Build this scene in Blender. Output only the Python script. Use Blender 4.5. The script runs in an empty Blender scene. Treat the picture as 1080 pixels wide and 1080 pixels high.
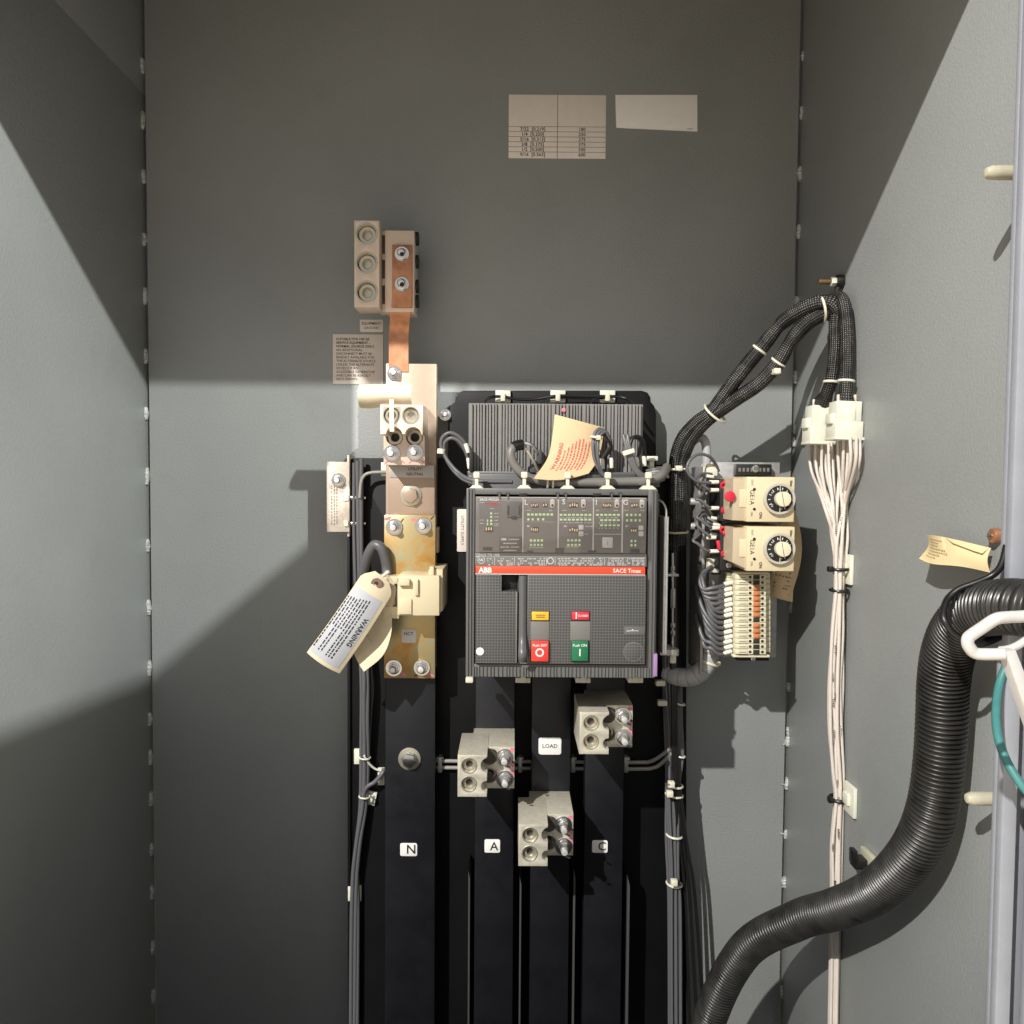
import bpy, bmesh, math, random
from mathutils import Vector, Matrix
random.seed(7)
K = 0.00133            # metres per working unit
D = 810.0              # camera distance from the back panel, in units
F = 810.0              # focal length for a 1080-unit wide frame
PITCH = math.radians(2.3)
ROLL = math.radians(0.42)
scene = bpy.context.scene
COL = scene.collection

# ------------------------------------------------------------------ camera
cam_data = bpy.data.cameras.new('camera')
cam = bpy.data.objects.new('camera', cam_data)
COL.objects.link(cam)
cam_data.sensor_width = 36.0
cam_data.lens = 36.0 * F / 1080.0
cam_data.clip_start = 0.02
cam_data.clip_end = 60
CAMROT = Matrix.Rotation(math.pi / 2 - PITCH, 3, 'X') @ Matrix.Rotation(ROLL, 3, 'Z')
cam.matrix_world = Matrix.Translation((0, -D * K, 0)) @ CAMROT.to_4x4()
scene.camera = cam

# ------------------------------------------------------------------ light
scene.view_settings.view_transform = 'Standard'
scene.view_settings.look = 'None'
scene.view_settings.exposure = 0.0
scene.view_settings.gamma = 1.0
scene.view_settings.use_curve_mapping = False
world = bpy.data.worlds.new('World')
scene.world = world
world.use_nodes = True
wn = world.node_tree.nodes
wl = world.node_tree.links
bgn = wn['Background']
tc = wn.new('ShaderNodeTexCoord')
sp = wn.new('ShaderNodeSeparateXYZ')
rmp = wn.new('ShaderNodeValToRGB')
mr = wn.new('ShaderNodeMapRange')
mr.inputs['From Min'].default_value = -1
mr.inputs['From Max'].default_value = 1
wl.new(tc.outputs['Generated'], sp.inputs[0])
wl.new(sp.outputs['Z'], mr.inputs['Value'])
wl.new(mr.outputs[0], rmp.inputs[0])
e = rmp.color_ramp.elements
e[0].position = 0.0; e[0].color = (1.22, 1.0, 0.74, 1)
e[1].position = 1.0; e[1].color = (0.52, 0.52, 0.53, 1)
k_ = e.new(0.36); k_.color = (0.84, 0.715, 0.56, 1)
k_ = e.new(0.52); k_.color = (0.42, 0.40, 0.385, 1)
wl.new(rmp.outputs[0], bgn.inputs['Color'])
bgn.inputs['Strength'].default_value = 1.45

def lamp(name, pos, target, power, size, col):
    d = bpy.data.lights.new(name, 'AREA')
    d.shape = 'DISK'; d.size = size * K; d.energy = power; d.color = col
    o = bpy.data.objects.new(name, d); COL.objects.link(o)
    o.location = Vector(pos) * K
    o.rotation_euler = (Vector(target) - Vector(pos)).to_track_quat('-Z', 'Y').to_euler()
    return o
lamp('ceiling_lamp', (-2279, -3600, 2749), (100, 0, -50), 650, 58, (1.0, 0.965, 0.91))
lamp('ceiling_lamp', (2169, -2800, 2161), (-250, 0, -50), 372, 62, (0.985, 1.0, 0.965))

# ------------------------------------------------------------------ pixels to places
def ray(px, py):
    return CAMROT @ Vector(((px - 540.0) / F, (540.0 - py) / F, -1.0))
def at(px, py, h=0.0):
    d = ray(px, py)
    t = (D - h) / d.y
    return Vector((0, -D, 0)) + d * t
def at_x(px, py, X):
    d = ray(px, py)
    return Vector((0, -D, 0)) + d * (X / d.x)
def rect(px0, py0, px1, py1, h):
    a, b, c, d = at(px0, py0, h), at(px1, py0, h), at(px0, py1, h), at(px1, py1, h)
    return (a.x + c.x) / 2, (b.x + d.x) / 2, (c.z + d.z) / 2, (a.z + b.z) / 2   # x0 x1 z0 z1
def sc(h):
    return (D - h) / F                # units per pixel at height h
def P(px, py, h):
    return at(px, py, h)

# ------------------------------------------------------------------ materials
def _new(name):
    m = bpy.data.materials.new(name); m.use_nodes = True
    return m, m.node_tree.nodes, m.node_tree.links, m.node_tree.nodes['Principled BSDF']
def pm(name, col, rough=0.5, metal=0.0, var=0.0, vs=60.0, bump=0.0, bs=600.0, col2=None, rvar=0.0, coat=0.0):
    m, n, l, b = _new(name)
    b.inputs['Base Color'].default_value = (*col, 1)
    b.inputs['Roughness'].default_value = rough
    b.inputs['Metallic'].default_value = metal
    if coat: b.inputs['Coat Weight'].default_value = coat
    if var or bump or rvar:
        t = n.new('ShaderNodeTexCoord')
    if var or rvar:
        nz = n.new('ShaderNodeTexNoise'); nz.inputs['Scale'].default_value = vs
        nz.inputs['Detail'].default_value = 5; nz.inputs['Roughness'].default_value = 0.6
        l.new(t.outputs['Object'], nz.inputs['Vector'])
        if var:
            r = n.new('ShaderNodeValToRGB')
            c2 = col2 or tuple(c * (1 - var) for c in col)
            r.color_ramp.elements[0].position = 0.3; r.color_ramp.elements[0].color = (*c2, 1)
            c1 = col if col2 else tuple(min(1, c * (1 + var)) for c in col)
            r.color_ramp.elements[1].position = 0.7; r.color_ramp.elements[1].color = (*c1, 1)
            l.new(nz.outputs['Fac'], r.inputs[0]); l.new(r.outputs[0], b.inputs['Base Color'])
        if rvar:
            mm = n.new('ShaderNodeMapRange')
            mm.inputs['To Min'].default_value = max(0.05, rough - rvar); mm.inputs['To Max'].default_value = min(1, rough + rvar)
            l.new(nz.outputs['Fac'], mm.inputs['Value']); l.new(mm.outputs[0], b.inputs['Roughness'])
    if bump:
        nb = n.new('ShaderNodeTexNoise'); nb.inputs['Scale'].default_value = bs; nb.inputs['Detail'].default_value = 3
        l.new(t.outputs['Object'], nb.inputs['Vector'])
        bp = n.new('ShaderNodeBump'); bp.inputs['Strength'].default_value = bump; bp.inputs['Distance'].default_value = 0.001
        l.new(nb.outputs['Fac'], bp.inputs['Height']); l.new(bp.outputs[0], b.inputs['Normal'])
    return m

def paint_mat():
    m, n, l, b = _new('grey_powder_paint')
    t = n.new('ShaderNodeTexCoord')
    big = n.new('ShaderNodeTexNoise'); big.inputs['Scale'].default_value = 3.0; big.inputs['Detail'].default_value = 4
    l.new(t.outputs['Object'], big.inputs['Vector'])
    fine = n.new('ShaderNodeTexNoise'); fine.inputs['Scale'].default_value = 420; fine.inputs['Detail'].default_value = 2
    l.new(t.outputs['Object'], fine.inputs['Vector'])
    mx = n.new('ShaderNodeMath'); mx.operation = 'MULTIPLY_ADD'; mx.inputs[1].default_value = 0.35
    l.new(fine.outputs['Fac'], mx.inputs[0]); l.new(big.outputs['Fac'], mx.inputs[2])
    r = n.new('ShaderNodeValToRGB')
    r.color_ramp.elements[0].position = 0.45; r.color_ramp.elements[0].color = (0.252, 0.265, 0.262, 1)
    r.color_ramp.elements[1].position = 0.95; r.color_ramp.elements[1].color = (0.325, 0.340, 0.335, 1)
    l.new(mx.outputs[0], r.inputs[0]); l.new(r.outputs[0], b.inputs['Base Color'])
    # faint smudges and handling marks in the paint
    sm = n.new('ShaderNodeTexNoise'); sm.inputs['Scale'].default_value = 9; sm.inputs['Detail'].default_value = 7; sm.inputs['Roughness'].default_value = 0.72; sm.inputs['Distortion'].default_value = 0.5
    l.new(t.outputs['Object'], sm.inputs['Vector'])
    sr_ = n.new('ShaderNodeMapRange'); sr_.inputs['From Min'].default_value = 0.56; sr_.inputs['From Max'].default_value = 0.74; sr_.inputs['To Min'].default_value = 0.0; sr_.inputs['To Max'].default_value = 0.22
    l.new(sm.outputs['Fac'], sr_.inputs['Value'])
    mxs = n.new('ShaderNodeMixRGB'); l.new(sr_.outputs[0], mxs.inputs[0]); l.new(r.outputs[0], mxs.inputs[1]); mxs.inputs[2].default_value = (0.20, 0.20, 0.195, 1)
    # a few fine pale scratches
    mp = n.new('ShaderNodeMapping'); mp.inputs['Scale'].default_value = (55, 1, 2.2); mp.inputs['Rotation'].default_value = (0, 0.5, 0)
    l.new(t.outputs['Object'], mp.inputs['Vector'])
    vs_ = n.new('ShaderNodeTexNoise'); vs_.inputs['Scale'].default_value = 2.4; vs_.inputs['Detail'].default_value = 2
    l.new(mp.outputs[0], vs_.inputs['Vector'])
    vr = n.new('ShaderNodeMapRange'); vr.inputs['From Min'].default_value = 0.715; vr.inputs['From Max'].default_value = 0.76; vr.inputs['To Max'].default_value = 0.16
    l.new(vs_.outputs['Fac'], vr.inputs['Value'])
    mx2 = n.new('ShaderNodeMixRGB'); l.new(vr.outputs[0], mx2.inputs[0]); l.new(mxs.outputs[0], mx2.inputs[1]); mx2.inputs[2].default_value = (0.46, 0.46, 0.45, 1)
    l.new(mx2.outputs[0], b.inputs['Base Color'])
    rr_ = n.new('ShaderNodeMapRange'); rr_.inputs['To Min'].default_value = 0.34; rr_.inputs['To Max'].default_value = 0.54
    l.new(sm.outputs['Fac'], rr_.inputs['Value']); l.new(rr_.outputs[0], b.inputs['Roughness'])
    bn = n.new('ShaderNodeTexNoise'); bn.inputs['Scale'].default_value = 380; bn.inputs['Detail'].default_value = 1.5
    l.new(t.outputs['Object'], bn.inputs['Vector'])
    bp = n.new('ShaderNodeBump'); bp.inputs['Strength'].default_value = 0.38; bp.inputs['Distance'].default_value = 0.0010
    l.new(bn.outputs['Fac'], bp.inputs['Height']); l.new(bp.outputs[0], b.inputs['Normal'])
    return m

def braid_mat():
    m, n, l, b = _new('black_braid')
    t = n.new('ShaderNodeUVMap')
    s = n.new('ShaderNodeSeparateXYZ'); l.new(t.outputs[0], s.inputs[0])
    def mth(op, a, bb=None, v=None):
        q = n.new('ShaderNodeMath'); q.operation = op
        l.new(a, q.inputs[0])
        if bb is not None: l.new(bb, q.inputs[1])
        if v is not None: q.inputs[1].default_value = v
        return q.outputs[0]
    a = mth('MULTIPLY', s.outputs['X'], v=2 * math.pi * 9)
    c = mth('MULTIPLY', s.outputs['Y'], v=1.75)
    s1 = mth('SINE', mth('ADD', a, c)); s2 = mth('SINE', mth('SUBTRACT', a, c))
    pr = mth('MULTIPLY', s1, s2)
    nz = n.new('ShaderNodeTexNoise'); nz.inputs['Scale'].default_value = 900; nz.inputs['Detail'].default_value = 1
    tc_ = n.new('ShaderNodeTexCoord'); l.new(tc_.outputs['Object'], nz.inputs['Vector'])
    th = mth('MULTIPLY', nz.outputs['Fac'], v=1.15)
    on = mth('GREATER_THAN', mth('SUBTRACT', pr, th), v=0.10)
    lo_ = n.new('ShaderNodeTexNoise'); lo_.inputs['Scale'].default_value = 60; l.new(tc_.outputs['Object'], lo_.inputs['Vector'])
    ml = n.new('ShaderNodeMapRange'); ml.inputs['From Min'].default_value = .38; ml.inputs['From Max'].default_value = .62; l.new(lo_.outputs['Fac'], ml.inputs['Value'])
    on = mth('MULTIPLY', on, ml.outputs[0])
    mxx = n.new('ShaderNodeMixRGB'); l.new(on, mxx.inputs[0])
    mxx.inputs[1].default_value = (0.006, 0.006, 0.006, 1); mxx.inputs[2].default_value = (0.33, 0.31, 0.28, 1)
    l.new(mxx.outputs[0], b.inputs['Base Color'])
    b.inputs['Roughness'].default_value = 0.45
    bp = n.new('ShaderNodeBump'); bp.inputs['Strength'].default_value = 0.5; bp.inputs['Distance'].default_value = 0.001
    l.new(pr, bp.inputs['Height']); l.new(bp.outputs[0], b.inputs['Normal'])
    return m

def grid_mat(name, base, line, pitch, lw=0.28):
    """moulded fine square grid on dark plastic; pitch in metres, in the object's own x/z plane"""
    m, n, l, b = _new(name)
    t = n.new('ShaderNodeTexCoord'); s = n.new('ShaderNodeSeparateXYZ'); l.new(t.outputs['Object'], s.inputs[0])
    def g(o):
        q = n.new('ShaderNodeMath'); q.operation = 'DIVIDE'; l.new(o, q.inputs[0]); q.inputs[1].default_value = pitch
        f = n.new('ShaderNodeMath'); f.operation = 'FRACT'; l.new(q.outputs[0], f.inputs[0])
        c = n.new('ShaderNodeMath'); c.operation = 'LESS_THAN'; l.new(f.outputs[0], c.inputs[0]); c.inputs[1].default_value = lw
        return c.outputs[0]
    mx = n.new('ShaderNodeMath'); mx.operation = 'MAXIMUM'; l.new(g(s.outputs['X']), mx.inputs[0]); l.new(g(s.outputs['Z']), mx.inputs[1])
    c = n.new('ShaderNodeMixRGB'); l.new(mx.outputs[0], c.inputs[0])
    c.inputs[1].default_value = (*base, 1); c.inputs[2].default_value = (*line, 1)
    l.new(c.outputs[0], b.inputs['Base Color'])
    bp = n.new('ShaderNodeBump'); bp.inputs['Strength'].default_value = 0.35; bp.inputs['Distance'].default_value = 0.0006
    l.new(mx.outputs[0], bp.inputs['Height']); l.new(bp.outputs[0], b.inputs['Normal'])
    b.inputs['Roughness'].default_value = 0.42
    return m

def chromate_mat():
    m, n, l, b = _new('yellow_zinc_chromate')
    t = n.new('ShaderNodeTexCoord')
    nz = n.new('ShaderNodeTexNoise'); nz.inputs['Scale'].default_value = 28; nz.inputs['Detail'].default_value = 6; nz.inputs['Roughness'].default_value = 0.65
    nz.inputs['Distortion'].default_value = 0.6
    l.new(t.outputs['Object'], nz.inputs['Vector'])
    r = n.new('ShaderNodeValToRGB'); el = r.color_ramp.elements
    el[0].position = 0.25; el[0].color = (0.36, 0.155, 0.045, 1)
    el[1].position = 0.78; el[1].color = (0.50, 0.40, 0.33, 1)
    for p_, c_ in ((0.40, (0.52, 0.30, 0.085)), (0.50, (0.50, 0.37, 0.17)), (0.58, (0.42, 0.40, 0.24)), (0.66, (0.37, 0.38, 0.30))):
        q = el.new(p_); q.color = (*c_, 1)
    l.new(nz.outputs['Fac'], r.inputs[0]); l.new(r.outputs[0], b.inputs['Base Color'])
    b.inputs['Metallic'].default_value = 0.5; b.inputs['Roughness'].default_value = 0.34
    return m

def glass_mat():
    m, n, l, b = _new('clear_cover')
    out = n['Material Output']; n.remove(b)
    tr = n.new('ShaderNodeBsdfTransparent'); tr.inputs[0].default_value = (0.96, 0.945, 0.935, 1)
    gl = n.new('ShaderNodeBsdfGlossy'); gl.inputs['Roughness'].default_value = 0.07
    lw = n.new('ShaderNodeLayerWeight'); lw.inputs[0].default_value = 0.25
    mr_ = n.new('ShaderNodeMapRange'); mr_.inputs['To Min'].default_value = 0.06; mr_.inputs['To Max'].default_value = 0.6
    l.new(lw.outputs['Fresnel'], mr_.inputs['Value'])
    mx = n.new('ShaderNodeMixShader'); l.new(mr_.outputs[0], mx.inputs[0]); l.new(tr.outputs[0], mx.inputs[1]); l.new(gl.outputs[0], mx.inputs[2])
    l.new(mx.outputs[0], out.inputs[0])
    return m

def dull(m, s=0.25):
    m.node_tree.nodes['Principled BSDF'].inputs['Specular IOR Level'].default_value = s; return m
M = dict(
    paint=paint_mat(),
    seam=pm('dark_gap', (0.012, 0.012, 0.012), 0.8),
    weld=pm('weld_bead', (0.40, 0.42, 0.40), 0.5, 0.15, var=0.35, vs=300, bump=0.6, bs=500),
    flange=pm('pale_flange_paint', (0.285, 0.298, 0.335), 0.4, bump=0.15, var=.07, vs=30),
    black=dull(pm('black_powder_coat', (0.0055, 0.0055, 0.006), 0.5, bump=0.12, bs=700, var=0.25, vs=10), .22),
    bus=dull(pm('black_bus_insulation', (0.0085, 0.009, 0.0115), 0.40, bump=0.12, bs=260, var=0.3, vs=22, rvar=.1), .38),
    alu=pm('cast_aluminium', (0.66, 0.62, 0.515), 0.42, 0.35, var=0.1, vs=160, bump=0.35, bs=900),
    plated=pm('plated_lug_lightened', (0.74, 0.62, 0.51), 0.40, 0.15, var=0.1, vs=40, bump=0.12, bs=600, col2=(0.68, 0.54, 0.43)),  # plated lugs coloured lighter than the bar, offsetting shade on the ground lug
    tinned=pm('tinned_copper', (0.44, 0.345, 0.265), 0.40, 0.25, var=0.13, vs=26, bump=0.1, bs=500, col2=(0.40, 0.285, 0.21)),
    copper=pm('copper', (0.62, 0.30, 0.165), 0.42, 0.55, var=0.3, vs=60, bump=0.1, col2=(0.38, 0.17, 0.085)),
    chromate=chromate_mat(),
    zinc=pm('zinc_steel', (0.60, 0.60, 0.60), 0.24, 1.0, rvar=0.10, vs=200),
    galv=pm('galvanised_sheet', (0.58, 0.51, 0.43), 0.5, 0.12, var=0.14, vs=230, bump=0.1, bs=900),
    galvgrey=pm('galvanised_grey', (0.46, 0.455, 0.44), 0.42, 0.5, var=0.16, vs=120),
    hole=pm('bore_shade', (0.075, 0.068, 0.058), 0.5, 0.4),
    darkhole=pm('dark_bore', (0.012, 0.011, 0.010), 0.6),
    studmetal=pm('bright_stud', (0.74, 0.72, 0.70), 0.35, 0.45),
    screw=pm('set_screw', (0.52, 0.49, 0.40), 0.34, 0.7),
    plastic=pm('grey_breaker_plastic', (0.122, 0.122, 0.12), 0.42, bump=0.06, bs=900, var=0.06, vs=40),
    plastic2=pm('dark_breaker_plastic', (0.062, 0.062, 0.062), 0.42, bump=0.08, bs=900),
    ribs=pm('ribbed_cover_plastic', (0.22, 0.215, 0.208), 0.45, var=0.06, vs=40),
    gridp=grid_mat('moulded_grid_plastic', (0.052, 0.052, 0.052), (0.118, 0.118, 0.116), 3.1 * 0.79 * K, 0.3),
    tripp=grid_mat('trip_unit_plastic', (0.135, 0.128, 0.124), (0.16, 0.153, 0.148), 2.6 * 0.79 * K, 0.25),
    handle=pm('handle_plastic', (0.105, 0.107, 0.112), 0.36, coat=0.1),
    band=pm('rating_plate', (0.155, 0.152, 0.146), 0.5),
    red=pm('red_stripe', (0.78, 0.075, 0.028), 0.45),
    redbtn=pm('red_button', (0.70, 0.048, 0.036), 0.38),
    redbtn2=pm('crimson_flag', (0.58, 0.03, 0.055), 0.42),
    green=pm('green_button', (0.012, 0.16, 0.07), 0.38),
    yellow=pm('yellow_flag', (0.80, 0.46, 0.03), 0.42),
    greyflag=pm('grey_flag', (0.175, 0.172, 0.16), 0.5),
    white=pm('white_print', (0.74, 0.74, 0.72), 0.6),
    greyprint=pm('pale_grey_print', (0.52, 0.515, 0.50), 0.6),
    greendot=pm('pale_green_print', (0.55, 0.80, 0.44), 0.6),
    amber=pm('amber_switch_window', (0.05, 0.03, 0.012), 0.4),
    cream=pm('cream_switch', (0.80, 0.66, 0.40), 0.5),
    ink=pm('black_ink', (0.02, 0.02, 0.02), 0.7),
    greyink=pm('grey_ink', (0.16, 0.15, 0.14), 0.7),
    redink=pm('red_ink', (0.72, 0.12, 0.10), 0.7),
    labelw=pm('white_label', (0.84, 0.82, 0.79), 0.5, var=0.03, vs=80),
    labelg=pm('grey_label', (0.80, 0.73, 0.68), 0.5, var=0.04, vs=60),
    labelgrey=pm('metal_grey_label', (0.44, 0.425, 0.41), 0.4, 0.2),
    labeltan=pm('tan_label', (0.74, 0.66, 0.60), 0.55, var=0.04, vs=60),
    manila=pm('manila_card', (0.66, 0.50, 0.30), 0.75, var=0.06, vs=30, bump=0.1, bs=300),
    manilapale=pm('pale_manila_card', (0.66, 0.565, 0.40), 0.75, var=0.05, vs=30),
    notepaper=pm('yellow_paper', (0.76, 0.62, 0.35), 0.75, var=0.06, vs=25, bump=0.15, bs=120),
    whitepaper=pm('white_sticker', (0.46, 0.47, 0.50), 0.6, var=0.04, vs=40),
    eyelet=pm('brown_eyelet', (0.20, 0.115, 0.085), 0.5),
    nylon=pm('natural_nylon', (0.74, 0.70, 0.57), 0.42, var=0.05, vs=90),
    nylonwhite=pm('white_nylon', (0.72, 0.72, 0.60), 0.4, var=0.06, vs=40),
    beige=pm('beige_plastic', (0.68, 0.585, 0.39), 0.45, bump=0.04),
    beige2=pm('beige_cover_translucent', (0.52, 0.43, 0.30), 0.35, coat=0.2),
    ferrule=pm('white_wire_marker', (0.76, 0.74, 0.64), 0.5),
    wire=pm('grey_wire', (0.115, 0.115, 0.122), 0.38),
    wirelight=pm('pale_grey_wire', (0.30, 0.285, 0.26), 0.42),
    cable=pm('grey_cable', (0.175, 0.168, 0.155), 0.42),
    wireblack=pm('black_wire', (0.010, 0.010, 0.010), 0.35),
    wirewhite=pm('white_wire', (0.66, 0.595, 0.53), 0.45, var=0.04, vs=60),
    wireblue=pm('blue_wire', (0.06, 0.16, 0.42), 0.4),
    wirered=pm('red_wire', (0.33, 0.03, 0.025), 0.4),
    teal=pm('teal_wire', (0.055, 0.21, 0.205), 0.5, var=.12, vs=80),
    rubber=pm('black_corrugated_plastic', (0.020, 0.019, 0.018), 0.33, rvar=.16, vs=50, var=.5),
    braid=braid_mat(),
    greytube=pm('grey_split_tube', (0.42, 0.42, 0.425), 0.5),
    crimson=pm('red_terminal_sleeve', (0.62, 0.025, 0.055), 0.4),
    dialblack=pm('black_dial', (0.015, 0.015, 0.015), 0.4),
    dialcream=pm('cream_dial_knob', (0.78, 0.69, 0.49), 0.42),
    clear=glass_mat(),
    guard=pm('pale_clear_rim', (0.50, 0.475, 0.40), 0.18, coat=.5),
    termcream=pm('cream_terminal_body', (0.68, 0.64, 0.47), 0.45, var=0.05, vs=80),
    termhole=pm('terminal_hole', (0.03, 0.025, 0.02), 0.5),
    jumper=pm('orange_jumper', (0.55, 0.20, 0.075), 0.45),
    studcream=pm('cream_stud_cap', (0.47, 0.45, 0.34), 0.4),
    printbrown=pm('faded_brown_print', (0.42, 0.29, 0.13), 0.8),
    rib=pm('dark_plate_edge', (0.10, 0.10, 0.10), 0.45, 0.3),
    brass=pm('brass_stud', (0.22, 0.15, 0.07), 0.45, 0.5),
    whitemetal=pm('white_painted_rod', (0.54, 0.53, 0.515), 0.38, var=0.08, vs=90, bump=0.1, bs=300),
    purple=pm('lilac_tab', (0.33, 0.20, 0.42), 0.5),
    pink=pm('pink_torque_mark', (0.72, 0.20, 0.26), 0.6),
)

# ------------------------------------------------------------------ mesh building
def smooth_path(pts, sub=6):
    pts = [Vector(p) for p in pts]
    if len(pts) < 3 or sub <= 1: return pts
    out = []
    n = len(pts)
    for i in range(n - 1):
        p0 = pts[i - 1] if i > 0 else pts[i] * 2 - pts[i + 1]
        p1, p2 = pts[i], pts[i + 1]
        p3 = pts[i + 2] if i + 2 < n else pts[i + 1] * 2 - pts[i]
        for s in range(sub):
            t = s / sub
            out.append(0.5 * ((2 * p1) + (p2 - p0) * t + (2 * p0 - 5 * p1 + 4 * p2 - p3) * t * t + (3 * p1 - p0 - 3 * p2 + p3) * t ** 3))
    out.append(pts[-1])
    return out

class MB:
    def __init__(self):
        self.bm = bmesh.new()
        self.uv = self.bm.loops.layers.uv.new('UVMap')
    def _merge(self, tmp):
        me = bpy.data.meshes.new('tmp'); tmp.to_mesh(me); tmp.free()
        self.bm.from_mesh(me); bpy.data.meshes.remove(me)
        return self
    def box(self, x0, x1, h0, h1, z0, z1, b=0.5, seg=2):
        t = bmesh.new(); bmesh.ops.create_cube(t, size=1)
        sx, sy, sz = abs(x1 - x0), abs(h1 - h0), abs(z1 - z0)
        for v in t.verts:
            v.co = Vector(((x0 + x1) / 2 + v.co.x * sx, -(h0 + h1) / 2 + v.co.y * sy, (z0 + z1) / 2 + v.co.z * sz))
        b = min(b, 0.3 * min(sx, sy, sz))
        if b > 0.02:
            bmesh.ops.bevel(t, geom=t.edges[:], offset=b, segments=seg, profile=0.5, affect='EDGES')
        return self._merge(t)
    def pbox(self, px0, py0, px1, py1, h0, h1, b=0.5, seg=2):
        x0, x1, z0, z1 = rect(px0, py0, px1, py1, h1)
        return self.box(x0, x1, h0, h1, z0, z1, b, seg)
    def obox(self, c, ax, ay, az, b=0.3):
        """oriented box: centre and three half-axis vectors"""
        t = bmesh.new(); bmesh.ops.create_cube(t, size=2)
        m = min(Vector(ax).length, Vector(ay).length, Vector(az).length)
        for v in t.verts: v.co = Vector(c) + Vector(ax) * v.co.x + Vector(ay) * v.co.y + Vector(az) * v.co.z
        b = min(b, m * 0.5)
        if b > 0.02: bmesh.ops.bevel(t, geom=t.edges[:], offset=b, segments=2, profile=0.5, affect='EDGES')
        return self._merge(t)
    def cyl(self, c, axis, r, length, seg=28, b=0.3, r2=None, rot=0.0):
        """from point c along axis for length"""
        t = bmesh.new()
        bmesh.ops.create_cone(t, cap_ends=True, segments=seg, radius1=r, radius2=r if r2 is None else r2, depth=length)
        if b > 0.02:
            es = [e_ for e_ in t.edges if len(e_.link_faces) == 2 and any(len(f.verts) > 4 or seg <= 4 for f in e_.link_faces)]
            bmesh.ops.bevel(t, geom=es, offset=min(b, length * 0.3, r * 0.3), segments=2, profile=0.5, affect='EDGES')
        q = Vector(axis).normalized().to_track_quat('Z', 'Y').to_matrix() @ Matrix.Rotation(rot, 3, 'Z')
        for v in t.verts: v.co = Vector(c) + q @ (v.co + Vector((0, 0, length / 2)))
        return self._merge(t)
    def tubering(self, c, axis, rin, rout, length, seg=28, b=0.25):
        q = Vector(axis).normalized().to_track_quat('Z', 'Y').to_matrix()
        b = min(b, (rout - rin) * 0.3, length * 0.3)
        prof = [(rin, 0), (rout, 0), (rout, length - b), (rout - b, length), (rin + b, length), (rin, length - b)]
        bm = self.bm
        rows = []
        for i in range(seg):
            a = 2 * math.pi * i / seg
            rows.append([bm.verts.new(Vector(c) + q @ Vector((r * math.cos(a), r * math.sin(a), z))) for r, z in prof])
        n = len(prof)
        for i in range(seg):
            A, B = rows[i], rows[(i + 1) % seg]
            for j in range(n):
                bm.faces.new((A[j], B[j], B[(j + 1) % n], A[(j + 1) % n]))
        return self
    def torus(self, c, axis, R, r, seg=32, ring=8):
        q = Vector(axis).normalized().to_track_quat('Z', 'Y').to_matrix()
        pts = [Vector(c) + q @ Vector((R * math.cos(2 * math.pi * i / seg), R * math.sin(2 * math.pi * i / seg), 0)) for i in range(seg)]
        return self.tube(pts, r, ring, 1, closed=True)
    def tube(self, pts, r, seg=8, sub=6, rfun=None, closed=False, caps=True, flat=None):
        path = smooth_path(pts, sub)
        bm = self.bm
        n = len(path)
        tan = []
        for i in range(n):
            if closed: d = path[(i + 1) % n] - path[i - 1]
            else: d = path[min(i + 1, n - 1)] - path[max(i - 1, 0)]
            tan.append(d.normalized() if d.length > 1e-9 else Vector((0, 0, 1)))
        ref = Vector((0, -1, 0)) if abs(tan[0].y) < 0.9 else Vector((1, 0, 0))
        nrm = (ref - tan[0] * ref.dot(tan[0])).normalized()
        rows = []; L = 0.0; Ls = []
        for i in range(n):
            if i:
                L += (path[i] - path[i - 1]).length
                nrm = nrm - tan[i] * nrm.dot(tan[i])
                nrm = nrm.normalized() if nrm.length > 1e-6 else tan[i].orthogonal().normalized()
            bn = tan[i].cross(nrm)
            rr = rfun(L, i / (n - 1)) if rfun else r
            fa, fb = flat if flat else (1, 1)
            rows.append([bm.verts.new(path[i] + nrm * (fa * rr * math.cos(2 * math.pi * k / seg)) + bn * (fb * rr * math.sin(2 * math.pi * k / seg))) for k in range(seg)])
            Ls.append(L)
        m = n if closed else n - 1
        for i in range(m):
            A, B = rows[i], rows[(i + 1) % n]
            for k in range(seg):
                f = bm.faces.new((A[k], A[(k + 1) % seg], B[(k + 1) % seg], B[k]))
                us = (k / seg, (k + 1) / seg, (k + 1) / seg, k / seg); vs_ = (Ls[i], Ls[i], Ls[(i + 1) % n], Ls[(i + 1) % n])
                for lp, u_, v_ in zip(f.loops, us, vs_): lp[self.uv].uv = (u_, v_)
        if caps and not closed:
            bm.faces.new(rows[0][::-1]); bm.faces.new(rows[-1])
        return self
    def prism(self, pts, h0, h1, b=0.4):
        """pts: (x, z) outline; extruded from h0 to h1"""
        t = bmesh.new()
        lo = [t.verts.new((x, -h0, z)) for x, z in pts]
        hi = [t.verts.new((x, -h1, z)) for x, z in pts]
        n = len(pts)
        fh = t.faces.new(hi); fl = t.faces.new(lo[::-1])
        for i in range(n): t.faces.new((lo[i], lo[(i + 1) % n], hi[(i + 1) % n], hi[i]))
        bmesh.ops.recalc_face_normals(t, faces=t.faces[:])
        if b > 0.02:
            bmesh.ops.bevel(t, geom=[e_ for e_ in fh.edges], offset=b, segments=2, profile=0.5, affect='EDGES')
        return self._merge(t)
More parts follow.
